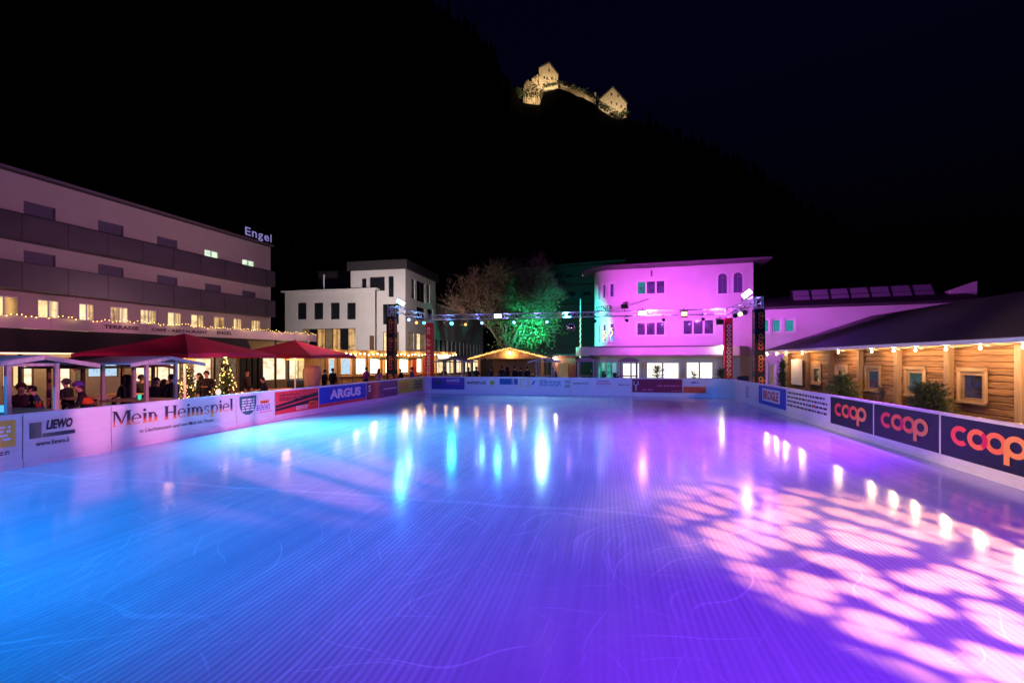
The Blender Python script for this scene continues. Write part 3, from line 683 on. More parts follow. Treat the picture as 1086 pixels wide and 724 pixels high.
for o, n, pm in wins: window(hot, *o, n=n, pm=pm, fm='whitemetal' if n > 1 else 'parapet', y=.12, sill=False)
M['frosted'] = mat('balcony_panel_frosted', (.085,.066,.095), .4, ns=1.2, na=.35)
FHb = Face((FH.o.x-(-FH.d.y)*1.15, FH.o.y-(FH.d.x)*1.15), (FH.o.x-(-FH.d.y)*1.15+FH.d.x*HL, FH.o.y-FH.d.x*1.15+FH.d.y*HL))
for ya, yb, nm in ((218,247,'upper'),(273,303.6,'lower')):
    z1 = (FHb.at(0, ya)[1]+FHb.at(287, 290 if nm == 'upper' else 320)[1])/2; z0 = (FHb.at(0, yb)[1]+FHb.at(287, 303.6 if nm == 'upper' else 335.4)[1])/2
    q = MB(); q.box(-14, HL-.6, -1.12, -.001, z0, z0+.24); bal = q.build('balcony', M['parapet'], hot)
    x = -14.0
    while x < HL-.7:
        w = min(2.05, HL-.6-x); q = MB(); q.box(x+.012, x+w-.012, -1.17, -1.13, z0-.05+rw.uniform(-.004,.004), z1); q.build('balcony_panel', M['frosted'], bal)
        q = MB(); q.bar((x+w-.02,-1.10,z0+.24),(x+w-.02,-1.10,z1-.02),.045); q.build('baluster', M['black'], bal); x += w
    q = MB(); q.box(-14, HL-.6, -1.19, -1.11, z1+.002, z1+.05); q.build('handrail', M['black'], bal)
# rooftop sign
a, z0 = FH.at(256, 255); b_ = FH.x(285.5)
sg = thing('rooftop_sign', 'small glowing lilac letters standing on the hotel roof edge', 'sign', (FH.o.x+FH.d.x*a, FH.o.y+FH.d.y*a, 0), FH.ang)
zt = FH.at(256, 240.5)[1]
for k, (ch, w0, w1, lo, hi) in enumerate((('E',0,.19,0,1),('n',.235,.41,0,.74),('g',.45,.63,-.26,.74),('e',.67,.86,0,.74),('l',.91,.95,0,1.02))):
    L_ = b_-a; zb = EZ+.36; hh = zt-zb
    letters(sg, ch, w0*L_, w1*L_, zb+lo*hh, zb+hi*hh, M['sign_glow'], -.42, .015, name='letter')
q = MB(); q.box(-.1, b_-a+.1, -.40, -.34, EZ+.27, EZ+.33)
for x in (.1, (b_-a)/2, b_-a-.1): q.bar((x,-.37,EZ+.165),(x,-.37,EZ+.30),.05)
q.build('stand', M['black'], sg)

# terrace roof in front of the hotel, with its lettered fascia
FT = Face(W(0,19.5), W(336,35.4))
tr = thing('terrace_roof', 'flat terrace roof with pale lettered fascia in front of the hotel', 'roof', FT.loc(), FT.ang)
M['fascia'] = mat('fascia_panel', (.52,.47,.42), .7, ns=1.5, na=.12)
TZ0, TZ1 = 3.72, 4.27
q = MB(); q.box(-12, FT.len, .05, 5.2, TZ0+.02, TZ1-.04); q.build('deck', M['roofdark'], tr)
x = -12.0
while x < FT.len:
    w = min(1.95, FT.len-x); q = MB(); q.box(x+.006, x+w-.006, 0, .045, TZ0, TZ1); q.build('fascia_panel', M['fascia'], tr); x += w
for body, p0, p1 in (('TERRASSE',110,147),('CAFÉ - RESTAURANT',160.5,220),('ENGEL',230,246)):
    letters(tr, body, FT.x(p0), FT.x(p1), 3.90, 4.10, M['lead'], -.012, .03)
for x in [-8+4.4*i for i in range(7)]:
    if x < FT.len: q = MB(); q.tube((x,.5,-.06),(x,.5,TZ0+.02),.07,.07,10); q.build('column', M['black'], tr)
fl = thing('fairy_lights', 'string of tiny warm lights along the terrace roof edge', 'fairy lights', FT.loc(), FT.ang)
q = MB(); pts = []; x = -12.0; i = 0
while x < FT.len: pts.append((x, -.03+.02*math.sin(i*2.1), TZ1+.05+.05*math.sin(i*1.3)+.03*math.sin(i*.37))); x += .16; i += 1
wq = MB(); wq.path(pts, .008, 3); wq.build('wire', M['black'], fl, kind='stuff')
for p in pts: q.ball((p[0]+rw.uniform(-.03,.03), p[1]-.02, p[2]+rw.uniform(-.05,.05)), .021, 5, 4)
q.build('bulb', M['bulb_small'], fl, kind='stuff')
for p in pts[20::14]:
    o = bulb_light((p[0], -.12, TZ1+.15), 7, radius=.3); o.parent = fl
# dark rolled awning under the fascia with its light strip
aw = thing('awning', 'long dark lowered awning hanging below the lettered fascia', 'awning', FT.loc(), FT.ang)
q = MB(); q.add([(-12,-.02,TZ0-.01),(FT.x(262),-.02,TZ0-.01),(FT.x(262),-.55,2.66),(-12,-.55,2.66),(-12,.0,TZ0-.01),(FT.x(262),0,TZ0-.01),(FT.x(262),-.53,2.66),(-12,-.53,2.66)], [(3,2,1,0),(4,5,6,7),(0,1,5,4),(2,3,7,6),(1,2,6,5),(0,4,7,3)])
q.build('fabric', M['fabric_black'], aw)
q = MB(); q.box(-12, FT.x(262), -.60, -.52, 2.58, 2.655); q.build('front_bar', M['metal'], aw)
q = MB(); q.box(-12, FT.x(170), -.612, -.603, 2.59, 2.64); q.build('light_strip', M['led'], aw)

# cafe ground floor below, lit from inside
FS = Face((FT.o.x-FT.d.y*3.4, FT.o.y+FT.d.x*3.4), (FT.o.x-FT.d.y*3.4+FT.d.x*FT.len, FT.o.y+FT.d.x*3.4+FT.d.y*FT.len))
sf = thing('cafe_front', 'glazed warmly lit cafe front under the terrace roof', 'shopfront', FS.loc(), FS.ang)
M['cafe_wall'] = mat('cafe_wall', (.30,.22,.16), .8, ns=2, na=.2)
ops = []; wl = []
for p0, p1, za, zb, n, pm in ((-40,-6,.9,2.5,2,'lit_bright'),(2,36,1.0,2.45,3,['lit_bright','lit_room','lit_bright']),(63,76,.7,2.45,1,'lit_bright'),(80,90,.5,2.5,1,'lit_dim'),(93,126,1.35,2.35,1,'screen'),(141,192,1.0,2.45,4,['lit_bright','lit_warm','lit_bright','lit_bright']),
                              (205,225,.4,2.45,1,'lit_bright'),(228,252,.3,2.5,1,'lit_dim'),(279,304,.7,2.5,2,['lit_bright','lit_bright']),(307,326,.7,2.5,2,['lit_bright','lit_room'])):
    o = (FS.x(p0), FS.x(p1), za, zb); ops.append(o); wl.append((o, n, pm))
wallmesh(-14, FS.len+.2, -.06, 3.74, ops, .2).build('wall', M['cafe_wall'], sf)
q = MB(); q.box(-14, FS.len+.2, .25, 6, -.06, 3.2); q.build('rear_wall', M['cafe_wall'], sf)
for o, n, pm in wl: window(sf, *o, n=n, fm='wood_dark', pm=pm, y=.1, sill=False)
for px in (256, 262, 268, 274):
    q = MB(); x = FS.x(px); q.box(x-.16, x+.16, -.25, -.02, -.06, 2.9); q.build('curtain', M['fabric_black'], sf)
for px in (20, 70, 165, 215, 290, 318):
    o = bulb_light((FS.x(px), -1.3, 2.9), 120, (1,.68,.36), .3); o.parent = sf

# ------------------------------------------------------------------ white office block beyond the terrace
cor = W(430, 50.0)
FWl = Face((cor.x-16, cor.y), (cor.x, cor.y)); FWr = Face((cor.x, cor.y), (cor.x, cor.y+30))
wb = thing('office_block', 'white modern block with a raised square tower and dark tall windows', 'building', (cor.x,cor.y,0))
oxl = lambda px: FWl.x(px)-16
def zl(px, py): return ZP(py, FWl.depth(px))
xl = FWl.x(372)-16; top = zl(430, 285); wx = FWl.x(304.5)-16; wtop = zl(350, 309.5)
ops = []; wl = []
for p0, p1, ya, yb, n, pm in ((383.7,388.6,295.4,308,1,'glassdark'),(392,408,294,308.6,3,'glassdark'),(412,417.5,293,315,1,'glassdark'),(406,423,322.6,344,2,'glassdark'),(406,423,352,373,2,['lit_warm','lit_dim'])):
    o = (oxl(p0), oxl(p1), zl(p0,yb), zl(p0,ya)); ops.append(o); wl.append((o,n,pm))
wallmesh(xl, 0, -.06, top, ops, .2).build('wall', M['render'], wb)
for o, n, pm in wl: window(wb, *o, n=n, fm='black', pm=pm, y=.14, sill=False)
ops = []; wl = []
for p0, p1, ya, yb, n, pm in ((317.6,327,321.5,339,1,'glassdark'),(335,344.6,321.5,339,1,'glassdark'),(352.5,362,321.5,339,1,'glassdark'),(369.8,379,321.5,339,1,'glassdark'),(322,379,349,374,7,['lit_dim','glassdark','lit_curt_c','lit_dim','lit_curt_c','glassdark','lit_curt_b'])):
    o = (oxl(p0), oxl(p1), zl(p0,yb), zl(p0,ya)); ops.append(o); wl.append((o,n,pm))
wm = wallmesh(wx, oxl(399.5), -.06, wtop, ops, .2); wm.v = [(v[0], v[1]-.35, v[2]) for v in wm.v]; wm.build('wing_wall', M['render'], wb)
for o, n, pm in wl: window(wb, *o, n=n, fm='black', pm=pm, y=.14, sill=False, fn=lambda v: (v[0], v[1]-.35, v[2]))
q = MB(); q.box(wx, oxl(399.5), -.14, 12, -.06, wtop-.002); q.build('wing_body', M['render_dark'], wb)
q = MB(); q.box(wx-.25, oxl(399.5)+.3, -.75, 12.2, wtop+.002, wtop+.18); q.build('wing_roof', M['whitemetal'], wb)
# side face running away down the street
sx = lambda px: FWr.x(px)
zr = lambda px, py: ZP(py, FWr.depth(px))
sl = sx(462); ops = []; wl = []
for p0, p1, ya, yb, n, pm in ((436.5,440,295,316,1,'glassdark'),(442,451,297,319,2,'glassdark'),(453,456,301,321,1,'glassdark'),(442,451,325,338,1,'glassdark'),(453.5,459,327,338,1,'glassdark'),(433,439,352,371,1,'lit_dim'),(442,451,353,371,2,['lit_warm','lit_dim'])):
    o = (sx(p0), sx(p1), zr(p0,yb), zr(p0,ya)); ops.append(o); wl.append((o,n,pm))
side = lambda v: (-v[1], v[0], v[2])
wm = wallmesh(0, sl, -.06, top, ops, .2); wm.v = [side(v) for v in wm.v]; wm.build('side_wall', M['render'], wb)
for o, n, pm in wl: window(wb, *o, n=n, fm='black', pm=pm, y=.14, sill=False, fn=side)
q = MB(); q.box(xl, -.22, .22, sl, -.06, top-.002); q.build('body', M['render_dark'], wb)
q = MB(); q.box(xl-.3, .3, -.3, sl+.3, top+.003, top+1.0); q.build('roof_band', M['roofdark'], wb)
q = MB(); q.bar((oxl(338),1,wtop),(oxl(338),1,wtop+2.2),.12); q.build('roof_pole', M['whitemetal'], wb)
q = MB(); q.box(oxl(394), oxl(398.5), -.42, -.36, .2, zl(394,356)); q.build('door', M['wood_dark'], wb)
# low wing further down the street
FW2 = Face((cor.x-.6, cor.y+sl+.4), (cor.x-.6, cor.y+sl+26))
w2 = thing('street_wing', 'low pale street building with a row of narrow dark windows', 'building', FW2.loc(), FW2.ang)
z2 = ZP(323, FW2.depth(462)); ops = []; wl = []
for i in range(12):
    a = .8+1.9*i; o = (a, a+1.1, 2.9, 5.0); ops.append(o); wl.append((o,1,'glassdark'))
for i in range(5): a = 1+4.4*i; o = (a,a+3.2,.3,2.3); ops.append(o); wl.append((o,2,['lit_bright','lit_warm']))
wallmesh(0, 25, -.06, z2, ops, .2).build('wall', M['render'], w2)
for o, n, pm in wl: window(w2, *o, n=n, fm='black', pm=pm, y=.14, sill=False)
q = MB(); q.box(0,25,.22,9,-.06,z2-.002); q.build('body', M['render_dark'], w2)
q = MB(); q.box(-.1,25.2,-.3,9.2,z2+.002,z2+.2); q.build('roof', M['whitemetal'], w2)
q = MB(); q.box(1.5,5.0,-.5,-.3,2.45,2.85); q.build('shop_sign', M['lit_white'], w2)
# dark blocks behind
P = W(338,66); rb_ = thing('rear_block', 'dark unlit flat block rising behind the white office block', 'building', (P.x,P.y,0))
hz = ZP(289.5,66); ops = [(1+2.2*i, 2.2+2.2*i, hz-2.4, hz-.9) for i in range(3)]
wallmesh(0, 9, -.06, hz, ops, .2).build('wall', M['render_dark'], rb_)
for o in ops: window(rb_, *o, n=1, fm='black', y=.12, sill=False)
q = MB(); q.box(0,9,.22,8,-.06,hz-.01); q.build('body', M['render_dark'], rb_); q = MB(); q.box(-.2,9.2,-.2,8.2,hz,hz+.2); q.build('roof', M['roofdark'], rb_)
FD = Face(W(552,72), W(660,66)); db = thing('dark_apartment_block', 'dark apartment block with two lit windows behind the curved corner building', 'building', FD.loc(), FD.ang)
dz = ZP(283, FD.depth(600)); ops = []; wl = []
for p0,p1,ya,yb,pm in ((566,574,291,298,'glassdark'),(584,592,291,298,'glassdark'),(600,606,291,298,'glassdark'),(617,622,291,299,'lit_bright'),(627,632,293,301,'lit_bright'),(566,574,309,317,'glassdark'),(584,592,309,317,'glassdark'),(602,610,309,317,'glassdark'),(618,626,309,317,'glassdark'),(590,598,330,338,'lit_dim')):
    o = (FD.x(p0), FD.x(p1), ZP(yb,FD.depth(p0)), ZP(ya,FD.depth(p0))); ops.append(o); wl.append((o,1,pm))
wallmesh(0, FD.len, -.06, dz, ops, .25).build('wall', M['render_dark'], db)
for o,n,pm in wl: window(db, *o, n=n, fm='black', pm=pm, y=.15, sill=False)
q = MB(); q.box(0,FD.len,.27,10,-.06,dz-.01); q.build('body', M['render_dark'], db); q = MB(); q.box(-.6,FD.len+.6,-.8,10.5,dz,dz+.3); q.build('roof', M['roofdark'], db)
for yb in (302, 322):
    z = ZP(yb, FD.depth(600)); q = MB(); q.box(-.3, FD.len+.3, -1.2, -.002, z-.2, z); q.box(-.3,FD.len+.3,-1.2,-1.15,z,z+.95); q.build('balcony', M['render_dark'], db)

# ------------------------------------------------------------------ curved corner building washed in magenta
FP = Face(W(650,41.1), W(799,38.0)); PR = 1.8; PZ = 10.42
pb = thing('corner_building', 'pale curved corner building washed in magenta and turquoise light', 'building', FP.loc(), FP.ang)
def arc(v):       # x < 0 bends round the corner
    x, y, z = v
    if x >= 0: return v
    a = -x/PR
    if a > PI*.62: 
        e = (a-PI*.62)*PR; a = PI*.62; ex = -math.cos(a)*e; ey = math.sin(a)*e
    else: ex = ey = 0
    return (-(PR-y)*math.sin(a)+ex, PR-(PR-y)*math.cos(a)+ey, z)
ARC_END = -PR*PI*.62-7
def arc_px(px):   # arc position seen at a picture column
    lo, hi = -PR*PI*.45, 0.0
    for _ in range(40):
        m_ = (lo+hi)/2; x, y, z = arc((m_,0,0)); wp = FP.o+FP.d*x+Vector((-FP.d.y,FP.d.x))*y
        dd = wp.y*CA-wp.x*SA; p = CXP+FOC*(wp.x*CA+wp.y*SA)/dd
        if p < px: lo = m_
        else: hi = m_
    return lo
fp = lambda px: FP.x(px) if px > 650 else arc_px(px)
def zp(px, py): return ZP(py, FP.depth(max(px,650)))
M['lit_shop'] = M['lit_white']
M['pane_violet'] = mat('violet_glow_pane', (.05,.03,.08), .1, ns=.8, na=.4, emit=(.12,.02,.30), es=.5)  # dark pane with a violet glow put into the material
M['pane_curtain'] = litwin('curtained_room', (.36,.06,.75), (.06,.005,.22), .32, 1.6)
M['pane_teal'] = litwin('teal_curtain', (.02,.45,.50), (.01,.18,.22), .6, 1.2)
ops = []; wl = []
def addw(p0, p1, ya, yb, n, pm, ref=None, **k):
    r_ = ref or p0; o = (fp(p0), fp(p1), zp(r_,yb), zp(r_,ya)); ops.append(o); wl.append((o,n,pm,k))
addw(633.2,636,301,317,1,'pane_violet'); addw(638,642.4,300,316,1,'pane_violet'); addw(645.8,652,299.5,315.5,1,'pane_violet')
addw(633.2,636.4,343,363.5,1,'lit_violet'); addw(638.2,643.2,342.5,362.5,1,'lit_violet'); addw(645.8,652.4,342,362.5,1,'lit_violet')
addw(675,706,297.5,313,3,['pane_teal','pane_curtain','pane_curtain']); addw(674.5,706,341,356.5,3,'pane_curtain'); addw(723.5,758,338.5,355.5,3,'pane_curtain')
addw(659.5,679,384,402,2,'lit_shop'); addw(685,721,383.5,402,2,'lit_shop'); addw(727,757,383,402,2,'lit_shop')
addw(633,655,384,403,4,['lit_teal','lit_teal','lit_teal','lit_cyan'])
ARCH = []
for p0, p1, ya, yb in ((761.5,771,290,311.5),(778,787.5,289,310.5)):
    o = (fp(p0), fp(p1), zp(p0,yb), zp(p0,ya)); ARCH.append(o); ops.append(o)
xd = [ARC_END+7+(0-(ARC_END+7))*i/18 for i in range(19)]
wm = wallmesh(ARC_END, FP.len, -.06, PZ, ops, .2, xd); wm.v = [arc(v) for v in wm.v]; wm.build('wall', M['render'], pb)
for o,n,pm,k in wl: window(pb, *o, n=n, fm='whitemetal', pm=pm, y=.12, fn=arc, sill=o[2] > 3, fw=.12, surround=.09 if o[2] > 3 else 0)
for o in ARCH:    # round headed windows: spandrels fill the corners of the opening
    r_ = (o[1]-o[0])/2; cx_, zc = (o[0]+o[1])/2, o[3]-r_
    for s_ in (-1,1):
        q = MB(); pts = [(cx_+s_*r_, zc)]+[(cx_+s_*r_*math.cos(R(a)), zc+r_*math.sin(R(a))) for a in range(9,91,9)]+[(cx_+s_*r_, o[3])]
        q.xz(pts if s_ > 0 else pts[::-1], .001, .2); q.build('arch_spandrel', M['render'], pb)
    q = MB(); out = [(cx_+(r_+.16)*math.cos(R(a)), zc+(r_+.16)*math.sin(R(a))) for a in range(0,181,10)]; inn = [(cx_+r_*math.cos(R(a)), zc+r_*math.sin(R(a))) for a in range(0,181,10)]
    for i in range(18): q.xz([out[i],out[i+1],inn[i+1],inn[i]][::-1], -.05, .02)
    q.box(o[0]-.16,o[0],-.05,.02,o[2],zc); q.box(o[1],o[1]+.16,-.05,.02,o[2],zc); q.box(o[0]-.2,o[1]+.2,-.14,.0,o[2]-.1,o[2]-.001)
    w = q.build('window', M['whitemetal'], pb); q = MB(); q.box(o[0],o[1],.10,.12,o[2],o[3]); q.build('pane', M['pane_violet'], w); q = MB(); q.box(cx_-.03,cx_+.03,.06,.098,o[2],o[3]); q.box(o[0],o[1],.062,.096,zc-.03,zc+.03); q.build('glazing_bar', M['parapet'], w)
q = MB(); q.box(.5,FP.len,.22,9,-.06,PZ-.01); q.build('body', M['render_dark'], pb)
q = MB(); q.box(FP.len-.01,FP.len+.0,.001,.22,-.06,PZ-.02); q.build('corner', M['render'], pb)
# eaves follow the curve
def offs(d_, z, n=14):
    pts = [(FP.len+1.1, -d_)]
    for i in range(n+1):
        a = PI*.62*i/n; pts.append((-(PR+d_)*math.sin(a), PR-(PR+d_)*math.cos(a)))
    a = PI*.62; e = 7; pts.append((pts[-1][0]-math.cos(a)*e, pts[-1][1]+math.sin(a)*e)); pts.append((FP.len+1.1, 10))
    return pts
pl = offs(1.15, 0)[::-1]
q = MB(); q.prism(pl, PZ+.003, PZ+.22); rfo = q.build('roof', M['roofdark'], pb)
pts = offs(1.16,0); q = MB()
for (a,b_),(c,d_) in zip(pts[:-2], pts[1:-1]): q.add([(a,b_,PZ+.02),(c,d_,PZ+.02),(c,d_,PZ+.20),(a,b_,PZ+.20)], [(0,1,2,3)])
q.build('gutter', M['parapet'], rfo)
top_ = [(x*.0+FP.len/2*.9+ (x-FP.len/2)*.25, 5+(y-5)*.1, PZ+2.0) for x,y in pl]; low = [(x,y,PZ+.225) for x,y in pl]; n = len(pl)
q = MB(); q.add(low+top_, [(i,(i+1)%n,(i+1)%n+n,i+n) for i in range(n)]+[tuple(range(n,2*n))]); q.build('roof_slope', M['roofdark'], rfo)
# string course, canopy over the shop floor, lettering, neon
q = MB(); q.box(.2,FP.len,-.06,.0,zp(700,359.5),zp(700,357.5)); q.build('string_course', M['render'], pb)
q = MB(); q.bar((fp(691),-.05,zp(691,293)),(fp(691),-.05,zp(691,287)),.14); q.build('roof_vent', M['parapet'], pb)
M['canopy'] = mat('canopy_render', (.66,.62,.60), .7, ns=1, na=.06)
FC = Face((FP.o.x+FP.d.y*2.6, FP.o.y-FP.d.x*2.6), (FP.o.x+FP.d.y*2.6+FP.d.x*10, FP.o.y-FP.d.x*2.6+FP.d.y*10))
cx0 = FC.x(609.5); cx1 = FC.x(768); cz1 = ZP(367.3, FC.depth(680)); cz0 = ZP(377, FC.depth(680))
pts = [(cx1,-2.6),(cx1+1.2,-2.2),(cx1+2.0,-1.2),(cx1+2.3,.0-.004),(-.2,-.004),(-PR-.1,1.2),(-PR-.4,3.2),(cx0,2.5),(cx0-.05,-1.4),(cx0+.5,-2.35),(cx0+1.2,-2.6)]
q = MB(); q.prism([pts[i] for i in (9,10,0,1,2,3,4,5,6,7,8)], cz0, cz1); q.build('canopy', M['canopy'], pb)
q = MB(); q.box(cx0+1.2,cx1,-2.63,-2.602,cz0-.05,cz0+.06); q.box(cx0+1.2,cx1,-2.63,-2.602,cz1-.06,cz1+.05); q.build('canopy_trim', M['parapet'], pb)
q = MB(); q.ball((fp(760),-2.75,cz1-.12),.14,10,7); q.build('canopy_lamp', glow('canopy_globe',(1,.86,.6),25), pb)
o = bulb_light((fp(760),-3.0,cz1-.05), 60, (1,.85,.6), .14); o.parent = pb
for body, za, zb in (('DOZNER',329.5,323.5),('LOSCO',336,331.5)):
    vs_, fs = text_mesh(body, .02); ax = min(v[0] for v in vs_); bx = max(v[0] for v in vs_); ay = min(v[1] for v in vs_); by = max(v[1] for v in vs_)
    xa, xb = (fp(632.0), fp(649.5)) if body == 'DOZNER' else (fp(639.5), fp(649))
    q = MB(); q.add([arc((xa+(v[0]-ax)/(bx-ax)*(xb-xa), -.02, zp(650,za)+(v[1]-ay)/(by-ay)*(zp(650,zb)-zp(650,za)))) for v in vs_], fs); q.build('lettering', M['lead'], pb)
M['neon'] = glow('neon_tube', (1,.62,.15), 3.5)
for i in range(2):
    q = MB(); x0 = fp(639+7.6*i); pts = [arc((x0+.02+.28*abs(math.sin(k*.42))*(.5+.08*k%1), .09, zp(650,360-3*i)+.09*k)) for k in range(10)]
    q.path(pts, .035, 5); q.build('neon_figure', M['neon'], pb)
for px in (668, 703, 742):
    o = bulb_light((fp(px), -1.2, 2.2), 4, (1,.9,.72), .4); o.parent = pb
for px in (682.5, 723.7, 762):
    q = MB(); q.box(fp(px)-.22, fp(px)+.22, -.3, -.002, -.06, cz0-.002); q.build('pier', M['render'], pb)

# low wing to the right of it
FV = Face(W(804,36.2), W(1034,31.2)); VZ = ZP(328.5, FV.depth(809))
vb = thing('low_wing', 'low rendered wing with turquoise curtained windows behind the log cabin', 'building', FV.loc(), FV.ang)
ops = []; wl = []
for p0,p1 in ((807.5,816.5),(818.8,829),(832,843.5)):
    o = (FV.x(p0), FV.x(p1), ZP(352.8,FV.depth(p0)), ZP(338,FV.depth(p0))); ops.append(o); wl.append((o,1,'pane_teal'))
for p0,p1 in ((809,814),(815.5,822.5)):
    o = (FV.x(p0), FV.x(p1), .3, ZP(386,FV.depth(p0))); ops.append(o); wl.append((o,1,'lit_dim'))
wallmesh(0, FV.len, -.06, VZ, ops, .2).build('wall', M['render'], vb)
for o,n,pm in wl: window(vb, *o, n=n, pm=pm, y=.12, fw=.12, sill=False, surround=.1)
q = MB(); q.box(0,FV.len,.22,9,-.06,VZ-.01); q.build('body', M['render_dark'], vb)
q = MB(); q.box(.1,FV.len,-.05,.0,ZP(356,36),ZP(354.6,36)); q.build('string_course', M['render'], vb)
q = MB(); q.add([(0,-.6,VZ+.01),(FV.len+.4,-.6,VZ+.01),(FV.len+.4,4.5,VZ+1.5),(0,4.5,VZ+1.5),(0,9.5,VZ+.01),(FV.len+.4,9.5,VZ+.01),(0,-.6,VZ+.16),(FV.len+.4,-.6,VZ+.16)], [(0,1,7,6),(6,7,2,3),(3,2,5,4),(0,6,3,4),(1,5,2,7),(0,4,5,1)]); q.build('roof', M['roofdark'], vb)
sk = thing('skylight_row', 'row of seven tilted skylight panels on the low wing roof', 'skylight', FV.loc(), FV.ang)
M['panel'] = mat('skylight_panel', (.28,.25,.32), .35, ns=1, na=.15)
xs = [FV.x(846)+(FV.x(999)-FV.x(846))*1.06*i/7 for i in range(8)]
zsk0, zsk1 = VZ+.62, VZ+1.75
for i in range(7):
    q = MB(); a, b_ = xs[i]+.08, xs[i+1]-.08; q.add([(a,2.0,zsk0),(b_,2.0,zsk0),(b_,2.9,zsk1),(a,2.9,zsk1),(a,2.05,zsk0-.05),(b_,2.05,zsk0-.05),(b_,2.95,zsk1-.05),(a,2.95,zsk1-.05)], [(0,1,2,3),(7,6,5,4),(0,4,5,1),(3,2,6,7),(1,5,6,2),(0,3,7,4)]); q.build('panel', M['panel'], sk)
q = MB()
for x in xs: q.bar((x,1.95,zsk0-.1),(x,2.92,zsk1+.06),.07); q.bar((x,2.92,zsk1),(x,2.92,VZ+.9),.06)
q.bar((xs[0],1.98,zsk0-.08),(xs[-1],1.98,zsk0-.08),.06); q.bar((xs[0],2.5,(zsk0+zsk1)/2+.05),(xs[-1],2.5,(zsk0+zsk1)/2+.05),.05); q.bar((xs[0],2.95,zsk1+.03),(xs[-1],2.95,zsk1+.03),.06); q.build('frame', M['black'], sk)
p0 = FV.x(1011)*1.06; q = MB(); q.add([(p0,2.2,VZ+.5),(p0+1.5,2.2,VZ+.5),(p0+1.5,3.4,VZ+.5),(p0,3.4,VZ+.5),(p0,2.2,VZ+1.15),(p0+1.5,2.2,VZ+1.75),(p0+1.5,3.4,VZ+1.75),(p0,3.4,VZ+1.15)], [(0,3,2,1),(4,5,6,7),(0,1,5,4),(1,2,6,5),(2,3,7,6),(3,0,4,7)]); q.build('roof_hatch', M['render'], vb)

# ------------------------------------------------------------------ log cabin beside the rink
FCb = Face((10.8,31.4), (10.8,6.0))
cb = thing('log_cabin', 'long timber plank cabin with bulbs under its dark eaves', 'cabin', FCb.loc(), FCb.ang)
cv = lambda v: 31.4-v
posts = [30.1-2.6*i for i in range(10)]                     # along the rink, far to near
plank_cache = {}
rp = random.Random(11)
def plank(x0, x1, z0, hgt):
    L_ = round(x1-x0, 2); k = (L_, rp.randint(0,2))
    if k not in plank_cache:
        q = MB(); c = .022; q.add([(0,0,c),(L_,0,c),(L_,0,hgt-c),(0,0,hgt-c),(0,.022,0),(L_,.022,0),(L_,.022,hgt),(0,.022,hgt),(0,.07,0),(L_,.07,0),(L_,.07,hgt),(0,.07,hgt)],
              [(0,1,2,3),(4,5,1,0),(3,2,6,7),(8,9,5,4),(7,6,10,11),(0,3,7,4),(1,5,6,2),(4,7,11,8),(5,9,10,6)])
        plank_cache[k] = q.build('plank', M['wood_log'], cb); o = plank_cache[k]
    else:
        o = plank_cache[k].copy(); col.objects.link(o)
    o.location = (x0, rp.uniform(-.012,.012), z0)
PH = .19
cabin_windows = []
for i in range(len(posts)-1):
    vf, vn = posts[i], posts[i+1]
    xa, xb = cv(vf)+.07, cv(vn)-.07
    near = vn > 10
    wz0, wz1 = 1.08, 1.98
    w0, w1 = cv(vn+2.14), cv(vn+1.31)                       # opening in this bay
    if i == 2: wz0 = .3
    cabin_windows.append((w0, w1, wz0, wz1, i))
    z = 0.0
    while z < 2.72:
        if z+PH > wz0-.02 and z < wz1+.02:
            plank(xa, w0-.06, z, PH-.006); plank(w1+.06, xb, z, PH-.006)
        else: plank(xa, xb, z, PH-.006)
        z += PH
for v_ in posts:
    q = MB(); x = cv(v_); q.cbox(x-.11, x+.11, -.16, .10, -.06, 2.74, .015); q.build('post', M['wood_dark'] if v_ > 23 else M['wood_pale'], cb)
M['cabin_glass'] = litwin('cabin_window_room', (.10,.07,.24), (.006,.004,.012), .3, 2.2, (.5,.9))
M['cabin_glass_warm'] = litwin('cabin_window_lamplight', (1,.6,.25), (.02,.01,.008), .5, 2.2, (.62,.95))
M['cabin_teal'] = litwin('cabin_door_curtain', (.05,.20,.20), (.05,.07,.06), .35, 2.0)
pm_ = {0:'cabin_glass_warm',1:'cabin_glass_warm',2:'cabin_glass_warm',3:'cabin_glass',4:'cabin_teal',5:'cabin_glass',6:'cabin_glass',7:'cabin_glass',8:'cabin_glass'}
for w0, w1, za, zb, i in cabin_windows:
    w = window(cb, w0-.05, w1+.05, za, zb, n=1, fm='wood_pale_x', pm=pm_[i], y=.03, fw=.11, sill=True)
    q = MB(); q.box(w0-.16, w1+.16, -.06, -.021, zb+.002, zb+.12); q.build('lintel', M['wood_pale_x'], w)
    for x in (w0-.16, w1+.051): q = MB(); q.box(x, x+.11, -.055, -.021, za-.0, zb-.001); q.build('casing', M['wood_pale'], w)
q = MB(); q.box(0, 25.4, .09, 8, -.06, 2.74); q.build('interior_wall', M['cafe_wall'], cb)
